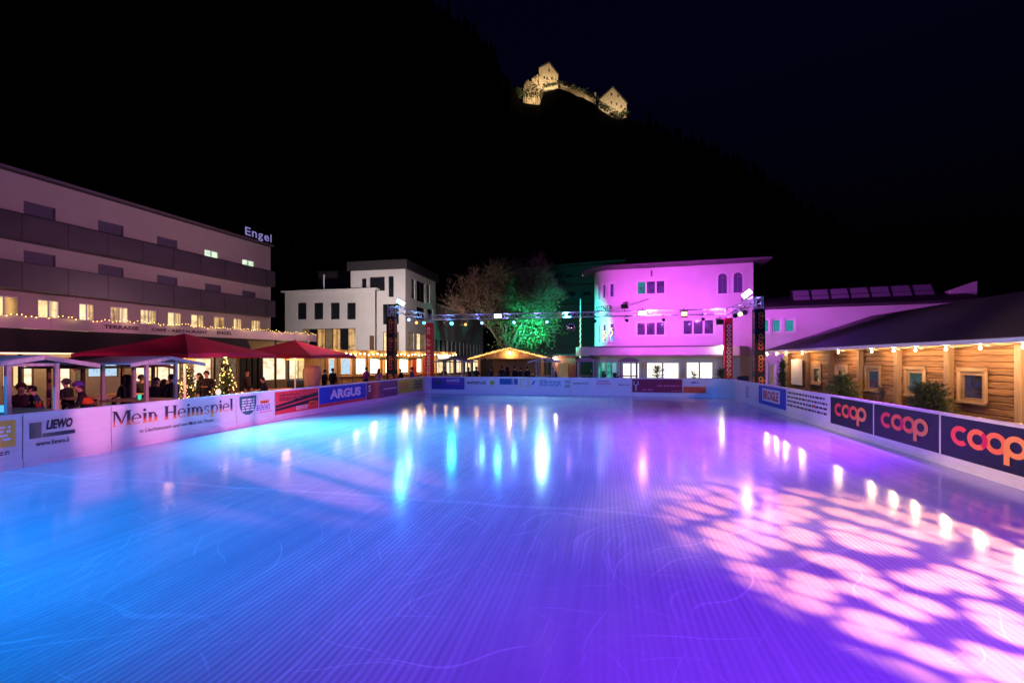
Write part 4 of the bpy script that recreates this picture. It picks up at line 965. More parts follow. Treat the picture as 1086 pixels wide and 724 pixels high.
# roof: ridge along the rink
e0, e1 = -.85, 25.4; 
q = MB(); q.add([(e0+.2,-.85,2.80),(e1,-.85,2.80),(e1,5.2,4.90),(e0+.2,5.2,4.90),(e1,11.2,2.80),(e0+.2,11.2,2.80),(e0+.2,-.85,2.92),(e1,-.85,2.92),(e1,5.2,5.03),(e0+.2,5.2,5.03),(e1,11.2,2.92),(e0+.2,11.2,2.92)],
   [(1,0,3,2),(2,3,5,4),(6,7,8,9),(9,8,10,11),(0,1,7,6),(4,5,11,10),(0,6,9,3),(3,9,11,5),(1,2,8,7),(2,4,10,8)]); rfo = q.build('roof', M['barnroof'], cb)
slope = math.hypot(6.05,2.1)
q = MB(); q.bar((e0,-.93,2.83),(e1,-.93,2.83),.11,.12); q.build('gutter', M['metal'], rfo)
q = MB(); q.box(0, 25.4, -.2, .12, 2.745, 2.80); q.build('wall_plate', M['wood_pale_x'], cb)
# gable end
q = MB(); q.add([(0,.09,2.74),(0,10.3,2.74),(0,5.2,4.82)], [(0,1,2)]); q.build('gable', M['wood_log'], cb)
bulbs = thing('cabin_bulb_string', 'row of warm round bulbs hung under the cabin eaves', 'string lights', FCb.loc(), FCb.ang)
bx = [cv(atu(px,10.1)*ray(px)[1]) for px in (812,822,832,849,887,922,945,968,1000,1036,1081)]+[19.6,21.6]
pts = []
for a, b_ in zip([bx[0]-.6]+bx, bx+[bx[-1]+1]):
    for k in range(6): t_ = k/6; pts.append((a+(b_-a)*t_, -.62, 2.78-.10*math.sin(PI*t_)))
wq = MB(); wq.path(pts, .009, 4); wq.build('cable', M['black'], bulbs)
for x in bx:
    q = MB(); q.ball((x,-.62,2.66),.040,10,7); q.tube((x,-.62,2.695),(x,-.62,2.77),.018,.016,8); q.build('bulb', M['bulb'], bulbs)
    o = bulb_light((x,-.62,2.60), 62, (1,.56,.24), .06); o.parent = bulbs
# white sheet hung on the last bay
q = MB(); q.box(cv(29.6), cv(28.1), -.14, -.12, .9, 2.35); tag(q.build('notice_sheet', M['whitemetal'], loc=FCb.loc(), rz=FCb.ang), 'pale sheet hung on the far end bay of the cabin', 'sheet')

# ------------------------------------------------------------------ truss rig over the far end
TX0, TX1, TY0, TY1, TTOP = -14.5, 8.75, 29.1, 36.0, 6.05
hs = .19
M['truss'] = mat('truss_aluminium', (.70,.70,.74), .4, .35, ns=8, na=.1)
def truss(t, p, q_, step=.42):
    p = Vector(p); q_ = Vector(q_); d = (q_-p).normalized(); up = Vector((0,0,1)) if abs(d.z) < .9 else Vector((0,1,0))
    a = d.cross(up).normalized()*hs; b = Vector(up)*hs; L_ = (q_-p).length
    cs = [a+b, a-b, -a-b, -a+b]
    for c in cs: m_ = MB(); m_.tube(p+c, q_+c, .026, .026, 8); m_.build('chord', M['truss'], t)
    m_ = MB(); n = max(2, int(L_/step))
    for i in range(n):
        P = p+d*(L_*i/n); Q = p+d*(L_*(i+1)/n)
        for k in range(4):
            c0, c1 = cs[k], cs[(k+1)%4]
            m_.tube((P+c0) if i%2 else (P+c1), (Q+c1) if i%2 else (Q+c0), .012, .012, 5, False)
    m_.build('lacing', M['truss'], t, kind='stuff')
tw = [('truss_tower', 'truss tower sleeved in navy with orange lettering, beside the cabin end', TX1, TY0, 'navy', -1),
      ('truss_tower', 'truss tower sleeved in navy with orange lettering, before the timber bar', TX0, TY0, 'navy', 1),
      ('truss_tower', 'truss tower sleeved in crimson with white lettering, beside the timber bar', TX0, TY1, 'red', 1),
      ('truss_tower', 'truss tower sleeved in crimson with white lettering, before the magenta building', TX1, TY1, 'red', -1)]
M['sleeve_red'] = mat('crimson_sleeve', lin('#c8143c'), .6, ns=3, na=.1); M['sleeve_navy'] = mat('navy_sleeve', lin('#140c26'), .6, ns=3, na=.15)
for nm, lab, x, y, kind, sd in tw:
    t = thing(nm, lab, 'truss tower', (x,y,-.06))
    truss(t, (0,0,.1), (0,0,TTOP+.06), .4)
    q = MB(); q.box(-.5,.5,-.5,.5,0,.06); q.build('base_plate', M['metal'], t)
    hi = 5.35 if kind == 'navy' else 5.45
    q = MB(); s_ = .27
    q.add([(-s_,-s_,.3),(s_,-s_,.3),(s_,s_,.3),(-s_,s_,.3),(-s_,-s_,hi),(s_,-s_,hi),(s_,s_,hi),(-s_,s_,hi)], [(0,1,5,4),(1,2,6,5),(2,3,7,6),(3,0,4,7)]); q.build('sleeve', M['sleeve_'+kind], t)
    if kind == 'navy':
        for k in range(4):
            z0 = .45+1.25*k; coop_letters(t, .17, z0, .27, -s_-.006, rot=True, scale_y=1.0)
            before = set(t.children)
            coop_letters(t, .17, z0, .27, -s_-.006, rot=True)
            for o in set(t.children)-before:
                for v in o.data.vertices:
                    X, Y, Z = v.co; v.co = (-Y*sd, X*sd, Z) if sd > 0 else (Y, -X, Z)
    else:
        r_ = random.Random(int(x*10)); z = .6; q = MB()
        while z < hi-.5:
            hh = r_.uniform(.18,.30); kk = r_.randint(0,2)
            ring(q, 0, z+hh/2, .15, hh/2, .055, 0 if kk else 90, 360 if kk else 380, -s_-.006, 14); z += hh+.07
            if r_.random() < .16: z += .28
        q.build('lettering', M['p_white'], t)
def beam(p, q_, lab):
    c = (Vector(p)+Vector(q_))/2; t = thing('truss_beam', lab, 'truss', (c.x,c.y,c.z)); truss(t, Vector(p)-c, Vector(q_)-c); return t
zb = TTOP-hs
beam((TX0,TY0+.25,zb), (TX0,TY1-.25,zb), 'short aluminium truss beam between the navy tower and crimson tower, bar side')
beam((TX1,TY0+.25,zb), (TX1,TY1-.25,zb), 'short aluminium truss beam between the navy tower and crimson tower, cabin side')
beam((TX0+.25,TY1,zb), (TX1-.25,TY1,zb), 'long aluminium truss beam spanning the far end of the rink')

LENS = {}
def lens(name, c, es): 
    if name not in LENS: LENS[name] = glow('lens_'+name, c, es)
    return LENS[name]
def stage_light(pos, target, kind, lm, label, group=None, watts=0, color=(1,1,1), size=50, blend=.7, hang=-1, gobo=None, r=.11, roll=0.0):
    pos = Vector(pos); t = thing('stage_light', label, 'stage light', pos, 0, group)
    d = (Vector(target)-pos).normalized()
    side_ = d.cross(Vector((0,0,1))).normalized(); upv = side_.cross(d)
    if roll: upv = (Matrix.Rotation(roll, 3, d) @ upv); side_ = d.cross(upv).normalized()
    if kind == 'box':
        q = MB(); q.bar(-d*.16, d*.10, .46, .34, upv); q.build('housing', M['black'], t)
        q = MB(); q.bar(d*.101, d*.112, .40, .28, upv); q.build('lens', lm, t)
        for s_ in (-1,1): q = MB(); q.bar(d*.10+upv*.19*1.0*s_, d*.26+upv*.25*s_, .46, .012, upv); q.build('barn_door', M['black'], t)
    elif kind == 'strip':
        q = MB(); q.bar(-d*.14, d*.05, .62, .34, upv); q.build('housing', M['black'], t)
        q = MB(); q.bar(d*.051, d*.06, .56, .28, upv); q.build('lens', lm, t)
    else:
        q = MB(); q.tube(-d*.24, -d*.12, r*.7, r, 14); q.tube(-d*.12, d*.20, r, r*1.06, 14); q.build('housing', M['black'], t, smooth=False)
        q = MB(); q.tube(d*.201, d*.208, r*.95, r*.95, 14); q.build('lens', lm, t)
    yk = MB(); w_ = .27 if kind == 'box' else (.35 if kind == 'strip' else r+.03); hz_ = -hang*.26
    for s_ in (-1,1): yk.bar(side_*w_*s_, side_*w_*s_+Vector((0,0,hz_)), .03, .02)
    yk.bar(-side_*w_+Vector((0,0,hz_)), side_*w_+Vector((0,0,hz_)), .03, .02); yk.tube((0,0,hz_),(0,0,hz_-hang*.14),.03,.03,8); yk.build('yoke', M['black'], t)
    if watts:
        s_ = spot('stage_beam', d*.24, d*5, watts, color, size, blend, .14, gobo=gobo); s_.parent = t
    return t
zt = TTOP
def on_far(px, dz): d = atv(px, TY1-.28); p = W(px, d); return (p.x, p.y, zt+dz)
def on_left(px, dz): d = atu(px, TX0+.2); p = W(px, d); return (p.x, p.y, zt+dz)
def on_right(px, dz): d = atu(px, TX1-.2); p = W(px, d); return (p.x, p.y, zt+dz)
cyanw = lens('ice_blue', (.30,.66,1), 15); blue = lens('blue', (.16,.38,1), 9); cyan = lens('cyan', (.06,.80,.85), 9); amber = lens('amber', (1,.36,.08), 4); wht = lens('white', (.85,.82,1), 30); dark = M['glassdark']; viol = lens('violet_white', (.75,.58,1), 18); yel = lens('yellow', (1,.75,.3), 3)
stage_light(on_left(425,.36), (-5,6,0), 'strip', cyanw, 'large dazzling ice blue flood on top of the truss above the bar-side navy tower', watts=900, color=(.02,.24,1), size=95, hang=1, roll=-.55)
stage_light(on_left(433,-.74), (-3,16,0), 'par', blue, 'bright blue stage lamp hung next to the bar-side navy tower', watts=400, color=(.05,.2,1), size=45)
stage_light(on_left(441.5,-.86), (-2,10,0), 'par', amber, 'amber stage lamp between two blue lamps on the short bar-side truss')
stage_light(on_left(449.5,-.74), (-6,18,0), 'par', cyan, 'cyan stage lamp beside the top of the bar-side crimson tower')
gl = 'glowing lamps under the long truss'
stage_light(on_far(479,-.72), (-4,12,0), 'par', cyan, 'large turquoise stage lamp hung from the long truss, next to the crimson tower', watts=400, color=(.02,.6,.9), size=40, r=.15)
stage_light(on_far(493.5,-.82), (-2,14,0), 'par', amber, 'amber stage lamp hung under the long truss beside the turquoise one')
for px in (511, 545, 580): stage_light(on_far(px,-.72), (-2+(px-545)*.03,13,0), 'par', blue, 'small blue stage lamp hung under the long truss before the tree', gl, watts=250, color=(.05,.18,1), size=45)
stage_light(on_far(528,-.20), (-4,8,0), 'strip', cyanw, 'wide ice blue strip flood fixed on the long truss before the tree', watts=600, color=(.02,.2,1), size=90)
stage_light(on_far(631,-.72), (2,14,0), 'par', dark, 'unlit stage lamp under the long truss beside the mirror ball')
stage_light(on_far(662.5,.36), (6,41.5,9), 'box', dark, 'dark boxy flood standing on top of the long truss, turned to the magenta wall', hang=1)
stage_light(on_far(664.5,-.72), (4,14,0), 'par', dark, 'unlit stage lamp under the long truss, below the boxy flood')
stage_light(on_far(681.5,-.20), (3,10,0), 'strip', viol, 'wide dazzling white violet strip flood on the long truss', watts=500, color=(.28,.06,1), size=90)
stage_light(on_far(703.5,-.72), (4,14,0), 'par', dark, 'unlit stage lamp under the long truss, right beside the violet strip flood')
stage_light(on_far(725.5,-.30), (5,12,0), 'box', yel, 'boxy flood with a faint yellow lens on the long truss')
stage_light(on_far(745.5,-.72), (5,14,0), 'par', dark, 'unlit stage lamp under the long truss, next to the hanging black box flood')
stage_light(on_far(763.5,-.95), (9,44,6), 'box', dark, 'black box flood hanging low beside the cabin-side crimson tower')
stage_light(on_right(792,.38), (3.5,8,0), 'strip', wht, 'large dazzling white flood on top of the truss above the cabin-side navy tower', watts=800, color=(.18,.05,1), size=95, hang=1, roll=.7)
for k, px in enumerate((780,785,790)): stage_light(on_right(px,-.72), (2+k,14-k*3,0), 'par', yel if k == 1 else dark, ['unlit moving head lamp next to the cabin-side crimson tower','moving head lamp with a yellow lens between two unlit ones','unlit moving head lamp next to the cabin-side navy tower'][k], r=.15)
for k in range(9):                               # small lamps inside the truss make its lattice glow
    f_ = (k+.5)/9; o = bulb_light((TX0+.3+(TX1-TX0-.6)*f_, TY1, TTOP-hs), 26, (.10+.45*f_, .22-.12*f_, 1), .05)
for x_, c_ in ((TX0,(.1,.35,1)),(TX1,(.5,.2,1))):
    for y_ in (TY0+1.5,TY0+4.5): bulb_light((x_,y_,TTOP-hs), 22, c_, .05)
# mirror ball
p = on_far(605.5, -1.22); mbt = thing('mirror_ball', 'violet tinged mirror ball hanging under the long truss', 'mirror ball', p)
q = MB(); rb2 = .32
n_, m_ = 28, 16
for j in range(m_):
    for i in range(n_):
        t0, t1 = -PI/2+PI*(j+.06)/m_, -PI/2+PI*(j+.94)/m_; a0, a1 = 2*PI*(i+.05)/n_, 2*PI*(i+.95)/n_
        q.add([(rb2*math.cos(t)*math.cos(a), rb2*math.cos(t)*math.sin(a), rb2*math.sin(t)) for t, a in ((t0,a0),(t0,a1),(t1,a1),(t1,a0))], [(0,1,2,3)])
q.build('mirror_facet', mat('mirror_facet', (.8,.75,.9), .12, 1.0, ns=30, na=.2), mbt, kind='stuff'); q = MB(); q.ball((0,0,0), rb2-.012, 24, 14); q.build('core', M['black'], mbt); q = MB(); q.tube((0,0,rb2),(0,0,.85),.012,.012,6); q.build('cord', M['black'], mbt)
# cable from the truss to the building
pa = Vector(on_far(596,.0)); pbv = Vector(W(688,40)); pbv.z = ZP(317,40); q = MB(); q.path([pa+(pbv-pa)*(k/12)-Vector((0,0,.5*math.sin(PI*k/12))) for k in range(13)], .03, 5); tag(q.build('cable', M['metal']), 'thin cable sagging from the long truss up to the magenta building', 'cable')

# ------------------------------------------------------------------ light on the place: rink wash, gobo patterns, facade washes
spot('rink_wash', (-12.0,-5,6.2), (-7.5,7,0), 23000, (.0,.26,1), 66, 1)
spot('rink_wash', (-13.4,14,6.2), (-8.5,13.5,0), 13000, (.07,.50,1), 76, 1)
spot('rink_wash', (5.5,-5,6.2), (2.6,5.0,0), 15000, (.23,.028,1), 68, 1)
spot('rink_wash', (8.6,14,6.2), (2.5,15,0), 9000, (.36,.05,1), 90, 1)
spot('gobo_wash', (8.7,-2.0,6.2), (4.5,4.8,0), 38000, (1,.30,.12), 28, .45, .03, gobo=dict(stretch=(1,1.25,1), scale=30.0, r=.43, soft=.20, rnd=.85, floor=.05, warp=.008))
spot('gobo_wash', (7.2,1.5,4.6), (-12.4,11.6,.9), 17000, (1,.24,.48), 28, .8, .05, gobo=dict(stretch=(1,.35,1), scale=15, r=.42, soft=.14, rnd=.9, floor=.10, rot=.6, warp=.01))
spot('gobo_wash', (TX1-.3,TY1-2,6), (-1.0,21,0), 1500, (1,.35,.35), 30, .6, .05, gobo=dict(stretch=(1,1,1), scale=7, r=.42, soft=.1, rnd=.7, floor=.05))
spot('rink_wash', (-5,TY1-.4,5.6), (-4.0,28.4,0), 5000, (.35,.80,1), 60, 1)
p = W(745,27.6); spot('gobo_wash', (5,TY1-.4,5.6), (p.x,p.y,0), 1300, (1,.40,.30), 26, .5)
spot('board_wash', (-9,-3,4.2), (7.3,13.4,1.1), 17000, (1,.60,.42), 24, .7, gobo=dict(stretch=(1,.5,1), scale=7, r=.45, soft=.15, rnd=.8, floor=.25))
# facade washes carried on the long truss
c = FP.o+FP.d*6; spot('facade_wash', on_far(688,.3), (c.x,c.y,5.6), 2700, (.92,.10,1), 165, .5)
c = FP.o+FP.d*10.5; spot('facade_wash', on_far(760,.2), (c.x,c.y,5.4), 900, (.72,.08,1), 160, .4)
c = FP.o+FP.d*(-1.2); spot('facade_wash', on_far(600,-.2), (c.x-2.6,c.y+2.2,5.6), 12000, (.02,1,.75), 64, .6)
spot('facade_wash', (TX1+.4,TY0+1,6.2), (18,36,5), 2200, (.72,.14,1), 95, 1)
spot('facade_wash', (TX1+.3,TY0-.6,6.3), (13,18,4), 500, (.36,.08,1), 110, 1)  # added violet spot that tints the cabin roof
# added spots for the spill across the terrace onto the hotel
spot('facade_wash', (TX0-.5,TY0,6.4), (-30,26,8), 2300, (.95,.46,.56), 100, 1)
spot('facade_wash', (-13.5,4,6.4), (-31,22,8.5), 2200, (.70,.20,.88), 90, 1)
spot('facade_wash', (TX0-.4,TY0-.8,6.5), (-17.5,17,2.8), 3000, (1,.30,.42), 60, 1)  # added pink spot that brightens the red parasols
# street lamp light on the white office block
p = W(395,38); spot('street_light', (p.x,p.y,7), (cor.x-4,cor.y,6), 6000, (1,.84,.80), 110, 1)

# ------------------------------------------------------------------ castle on the hill
CD = 268.0
K = CD/FOC                                      # metres per picture pixel up there
cbase = W(610, CD)
cang = YAW
ct = thing('castle', 'floodlit pale stone castle with two gabled blocks on the hill', 'castle', (cbase.x,cbase.y,0), cang)
cxp = lambda px: (px-610)*K
cz = lambda py: ZP(py, CD)
def gable_block(name, xa, xb, ea, eb, xr, zr_, zl_, zr2, y0, y1, base=None):
    # wall with a gable towards the town; ea/eb eaves heights at both ends
    q = MB(); q.xz([(xa,zl_),(xb,zr2),(xb,eb),(xr,zr_),(xa,ea)], y0, y1); return q.build(name, M['stone'], ct)
gable_block('keep', cxp(635), cxp(664.5), cz(107), cz(110), cxp(650), cz(93), cz(114)-2, cz(122)-2, 0, 16)
gable_block('great_hall', cxp(571.5), cxp(591.5), cz(75), cz(82), cxp(582), cz(69.5), cz(92)-3, cz(92)-3, -2, 14)
q = MB(); pts_t = [(591,87),(600,89.5),(610,92.5),(620,96.5),(628,101),(632,105)]; pts_b = [(632,108),(627,106),(618,101),(609,97),(600,94),(591,92)]
q.xz([(cxp(a), cz(b)) for a, b in pts_b]+[(cxp(a), cz(b)) for a, b in pts_t][::-1], 1, 5); q.build('curtain_wall', M['stone'], ct)
q = MB(); q.xz([(cxp(620),cz(108)),(cxp(632),cz(111)),(cxp(632),cz(104)),(cxp(626),cz(99)),(cxp(620),cz(102))], .4, 6); q.build('gatehouse', M['stone'], ct)
for px, py in ((596,85),(608,88),(632,96)): q = MB(); q.box(cxp(px)-.5,cxp(px)+.5,2,3,cz(py+5),cz(py)); q.build('chimney', M['stone'], ct)
# roofs, dark
for xa, ea, xr, zr_, xb, eb, y0, y1 in ((634,107.6,650,92.6,665.5,110.6,-.6,16.6),(570.8,75.4,582,69,592.2,82.6,-2.6,14.6)):
    q = MB(); q.xz([(cxp(xa),cz(ea)),(cxp(xr),cz(zr_)-.1),(cxp(xr),cz(zr_)+.5),(cxp(xa),cz(ea)+.6)], y0, y1); q.xz([(cxp(xr),cz(zr_)-.1),(cxp(xb),cz(eb)),(cxp(xb),cz(eb)+.6),(cxp(xr),cz(zr_)+.5)], y0+.01, y1+.01); q.build('roof', M['roofdark'], ct)
for px, py in ((648.5,100.5),(655.5,102.5),(648.5,109),(654,111),(659,113.5),(637.5,109.5),(582,77.5),(577,85),(585,86),(580,86)):
    yf = -.25 if px > 600 else -2.25
    q = MB(); q.box(cxp(px)-.42,cxp(px)+.42,yf,yf+.3,cz(py)-.75,cz(py)+.75); w = q.build('window', M['roofdark'], ct); q = MB(); q.box(cxp(px)-.55,cxp(px)+.55,yf-.1,yf+.05,cz(py)-.9,cz(py)-.76); q.build('sill', M['stone'], w)
# outcrop of rock below the hall
q = MB(); rr = random.Random(9)
for k in range(150):
    px = rr.uniform(556,573); py = rr.uniform(82+(573-px)*.6,109); q.ball((cxp(px),-2+rr.uniform(-1.5,1.5),cz(py)), rr.uniform(.4,1.2), 5, 4, rr.uniform(.8,2.4))
q.build('rock_outcrop', M['stone'], ct, kind='stuff')
q = MB(); q.xz([(cxp(558),cz(112)),(cxp(574),cz(112)),(cxp(574),cz(76)),(cxp(566),cz(84)),(cxp(559),cz(98))], -1, 6); q.build('buttress', M['stone'], ct)
q = MB()
for k in range(900):                             # dark scrub growing over the rock and the foot of the walls
    px = rr.uniform(555,668); base = 108 if px < 574 else ridge_y(px)+1.5
    py = base-abs(rr.gauss(0,2.2 if px > 574 else 9)); s_ = rr.uniform(.3,.9)
    c = Vector((cxp(px), -3.4-rr.random()*1.5, cz(py))); d = Vector((rr.gauss(0,1),rr.gauss(0,.5),rr.gauss(0,1))).normalized()*s_; e = Vector((rr.gauss(0,1),0,rr.gauss(0,1))).normalized()*s_*.5
    q.add([c-d, c+e, c+d, c-e], [(0,1,2,3)])
tag(q.build('castle_scrub', M['forest'], kind='stuff', loc=(cbase.x,cbase.y,0), rz=cang), 'dark scrub growing over the castle rock and wall foot', 'scrub')
q = MB()
for k in range(220):
    a = rr.uniform(0,6.3); u_ = rr.random()**.5; q.ball((cxp(548.5)+3.2*u_*math.cos(a),-2+2*rr.uniform(-1,1),cz(101)+2.8*u_*math.sin(a)), rr.uniform(.25,.5), 4, 3)
tag(q.build('lit_hill_tree', M['leaf'], kind='stuff', loc=(cbase.x,cbase.y,0), rz=cang), 'floodlit yellow green foliage at the foot of the castle rock', 'foliage')
def cw(px, py, y): 
    X, Y = cxp(px), y; return (cbase.x+X*math.cos(cang)-Y*math.sin(cang), cbase.y+X*math.sin(cang)+Y*math.cos(cang), cz(py))
spot('castle_flood', cw(652,131,-16), cw(650,104,0), 24000, (1,.76,.44), 95, .8, .3)
spot('castle_flood', cw(582,104,-15), cw(580,82,0), 20000, (1,.74,.40), 90, .8, .3)
spot('castle_flood', cw(566,118,-14), cw(566,98,0), 13000, (1,.74,.40), 80, .8, .3)
spot('castle_flood', cw(612,108,-9), cw(612,96,2), 4500, (1,.68,.34), 120, .8, .3)

# ------------------------------------------------------------------ the big tree
tp = W(538, 50); TH = ZP(270, 50)
tree = thing('plane_tree', 'tall broad tree with bare twigs, its leaves lit green', 'tree', (tp.x,tp.y,0))
rt = random.Random(21); br = MB(); tips = []
def limb(p, d, L_, r_, lv):
    q_ = p+d*L_
    n_ = 7 if lv == 0 else (5 if lv < 3 else 3)
    br.tube(p, q_, r_, r_*.68, n_, False)
    if lv >= 2: tips.append((q_, lv))
    if lv >= 5: return
    for k in range(3 if lv < 3 else 2+(rt.random() < .6)):
        nd = (d*1.0+Vector((rt.gauss(0,.55),rt.gauss(0,.55),rt.gauss(.12,.35)))).normalized()
        limb(p+d*L_*rt.uniform(.72,1), nd, L_*rt.uniform(.62,.82), r_*.6, lv+1)
trk = MB(); trk.tube((0,0,-.1),(0,0,1.0),.46,.36,12,False); trk.tube((0,0,1.0),(0,.05,2.7),.36,.30,12,False); trk.build('trunk', M['bark'], tree, smooth=True)
for k in range(9):
    a = k*2.4; limb(Vector((0,0,2.2+.12*k)), Vector((math.cos(a)*.75,math.sin(a)*.75,.75 if k < 6 else 1.3)).normalized(), rt.uniform(2.3,3.0), .17, 0)
# squeeze the limbs into the crown's outline
ZC = (TH+2.5)/2; 
def squeeze(v):
    x, y, z = v; zz = min(z, TH-.3+.0*z); return (x*1.0, y*.9, zz)
mx_ = max(v[2] for v in br.v); kz = (TH-2.0)/(mx_-2.0); mr_ = sorted(math.hypot(v[0],v[1]) for v in br.v)[int(len(br.v)*.985)]; kr = 6.0/mr_
fit = lambda v: (v[0]*kr, v[1]*kr, 2.0+(v[2]-2.0)*kz if v[2] > 2 else v[2])
br.v = [fit(v) for v in br.v]; br.build('branches', M['bark'], tree, kind='stuff')
tips = [Vector(fit(t_[0])) for t_ in tips]
tw_ = MB()
for t_ in tips:
    if t_.z < 2.8: continue
    for k in range(4):
        d = Vector((rt.gauss(0,.55),rt.gauss(0,.55),rt.uniform(-.1,1))).normalized(); tw_.tube(t_, t_+d*rt.uniform(.4,1.2), .017, .006, 3, False)
tw_.build('twigs', M['bark'], tree, kind='stuff')
lf = MB()
def leaf(p, s_):
    a = Vector((rt.gauss(0,1),rt.gauss(0,1),rt.gauss(0,.7))).normalized(); b = a.cross(Vector((rt.gauss(0,1),rt.gauss(0,1),rt.gauss(0,1)))).normalized()
    lf.add([p-a*s_, p+b*s_*.55, p+a*s_, p-b*s_*.55], [(0,1,2,3)])
for t_ in tips:
    dens = 1.0 if t_.x > .2 and t_.z < TH*.80 else (.14 if t_.x < -1.5 or t_.z > TH*.86 else .45)
    if t_.z < 2.7: continue
    for k in range(int(5*dens+rt.random())):
        leaf(t_+Vector((rt.gauss(0,.34),rt.gauss(0,.34),rt.gauss(0,.3))), rt.uniform(.09,.17))
for k in range(900):                             # lower right of the crown hangs full of leaves
    c_ = Vector((rt.uniform(-4.5,6.2), rt.uniform(-4.8,3.5), rt.uniform(3.0,12.0)))
    ff = ((c_.x-1.2)/5.0)**2+(c_.y/4.6)**2+((c_.z-6.8)/5.0)**2
    if ff > 1 or rt.random() < ff*.55+max(0,(-c_.x)*.16)+max(0,(c_.z-8)*.12): continue
    for j in range(rt.randint(10,30)): leaf(c_+Vector((rt.gauss(0,.32),rt.gauss(0,.32),rt.gauss(0,.26))), rt.uniform(.09,.18))
lf.build('crown', M['leaf'], tree, kind='stuff')
spot('tree_flood', (tp.x+4.2,tp.y-5.6,3.9), (tp.x+1.6,tp.y,7.0), 7000, (.04,.85,.5), 78, .9, .2)
spot('tree_flood', (tp.x-5.5,tp.y-8,4.2), (tp.x-2.0,tp.y,7.8), 2000, (1,.62,.52), 95, 1, .2)
spot('tree_flood', (tp.x-2,tp.y-13,5.8), (tp.x-1.5,tp.y,4.5), 700, (.05,.25,1), 50, 1, .2)

# ------------------------------------------------------------------ small open table huts
def hut(label, loc, rz, w=.95, dp=1.65, roofw=2.45, ez=2.12, rz_top=2.42, rm='rooffelt', pmx='wood_grey', group='table huts round the rink', counter=True):
    # local: -y faces the rink, gable towards the rink, ridge running back
    t = thing('table_hut', label, 'hut', loc, rz, group)
    for x in (-w/2, w/2):
        for y in (0, dp):
            q = MB(); q.cbox(x-.045,x+.045,y-.045,y+.045,-.06,ez+.12-(abs(x)-w/2)*.1,.006); q.build('post', M[pmx], t)
    for s_ in (-1,1):
        q = MB(); xo = s_*roofw/2; y0, y1 = -.35, dp+.35; th = .035
        v = [(0,y0,rz_top),(xo,y0,ez),(xo,y1,ez),(0,y1,rz_top)]; v2 = [(a,b,c+th) for a,b,c in v]
        fs = [(0,1,2,3),(7,6,5,4),(0,4,5,1),(1,5,6,2),(2,6,7,3),(3,7,4,0)]; q.add(v+v2, fs if s_ < 0 else [f[::-1] for f in fs]); q.build('roof_panel', M[rm], t)
        q = MB(); q.bar((0,y0-.02,rz_top-.03),(xo,y0-.02,ez-.03),.03,.09); q.build('verge_board', M[pmx], t)
    for y in (0, dp): q = MB(); q.bar((-w/2-.05,y,ez+.02),(w/2+.05,y,ez+.02),.05,.07); q.build('tie_beam', M[pmx], t)
    for x in (-w/2, w/2): q = MB(); q.bar((x,-.3,ez+.10),(x,dp+.3,ez+.10),.05,.06); q.build('purlin', M[pmx], t)
    if counter:
        q = MB(); q.cbox(-w/2-.10,w/2+.10,-.02,dp+.02,1.06,1.10,.008); q.build('counter', M['wood_pale_x'], t)
        for y in (dp*.2, dp*.8): q = MB(); q.bar((0,y,-.06),(0,y,1.06),.09); q.build('table_leg', M['wood_dark'], t)
    return t
LROT = PI/2                                     # a hut on the left side: local -y looks along +X
hut('open table hut with pale gable roof behind the ochre advert board', (-13.6,8.45,0), LROT, ez=2.2)
hut('open table hut with pale gable roof behind the large serif words', (-13.6,11.7,0), LROT, ez=2.2)
hut('open table hut with a flat black roof behind the pale gabled one', (-16.35,12.6,0), LROT, w=2.3, dp=1.4, roofw=3.3, ez=2.06, rz_top=2.44, rm='fabric_black', pmx='wood_dark')
p = W(480,36); hut('small table hut with grey gable roof beside the crimson tower', (p.x,p.y,0), 0, w=1.5, dp=1.5, roofw=3.1, ez=2.12, rz_top=2.48, rm='parapet')
p = W(577,34.5); hut('small table hut with lilac roof beside the gabled timber stall', (p.x,p.y,0), 0, w=1.2, dp=1.4, roofw=2.4, ez=2.15, rz_top=2.46)
M['roof_pink'] = mat('pink_hut_roof', (.50,.22,.30), .7, ns=3, na=.1)
def round_hut(label, loc):
    t = thing('table_hut', label, 'hut', loc, 0, 'table huts round the rink')
    for x in (-.6,.6):
        for y in (0,1.2): q = MB(); q.cbox(x-.04,x+.04,y-.04,y+.04,-.06,2.2,.006); q.build('post', M['wood_grey'], t)
    q = MB(); n_ = 10
    for i in range(n_):
        a0, a1 = PI*i/n_, PI*(i+1)/n_; q.add([(-.75*math.cos(a0),-.2,2.16+.34*math.sin(a0)),(-.75*math.cos(a1),-.2,2.16+.34*math.sin(a1)),(-.75*math.cos(a1),1.4,2.16+.34*math.sin(a1)),(-.75*math.cos(a0),1.4,2.16+.34*math.sin(a0))], [(0,1,2,3)])
    q.add([(-.75*math.cos(PI*i/n_),-.19,2.16+.34*math.sin(PI*i/n_)) for i in range(n_+1)], [tuple(range(n_+1))]); q.build('roof', M['roof_pink'], t)
    q = MB(); q.cbox(-.7,.7,-.05,1.25,1.05,1.09,.008); q.build('counter', M['wood_pale_x'], t)
p = W(621,35.2); round_hut('small round roofed pink hut before the turquoise glazing', (p.x,p.y,0))
p = W(667,34.6); round_hut('small round roofed pink hut before the bright showroom window', (p.x,p.y,0))

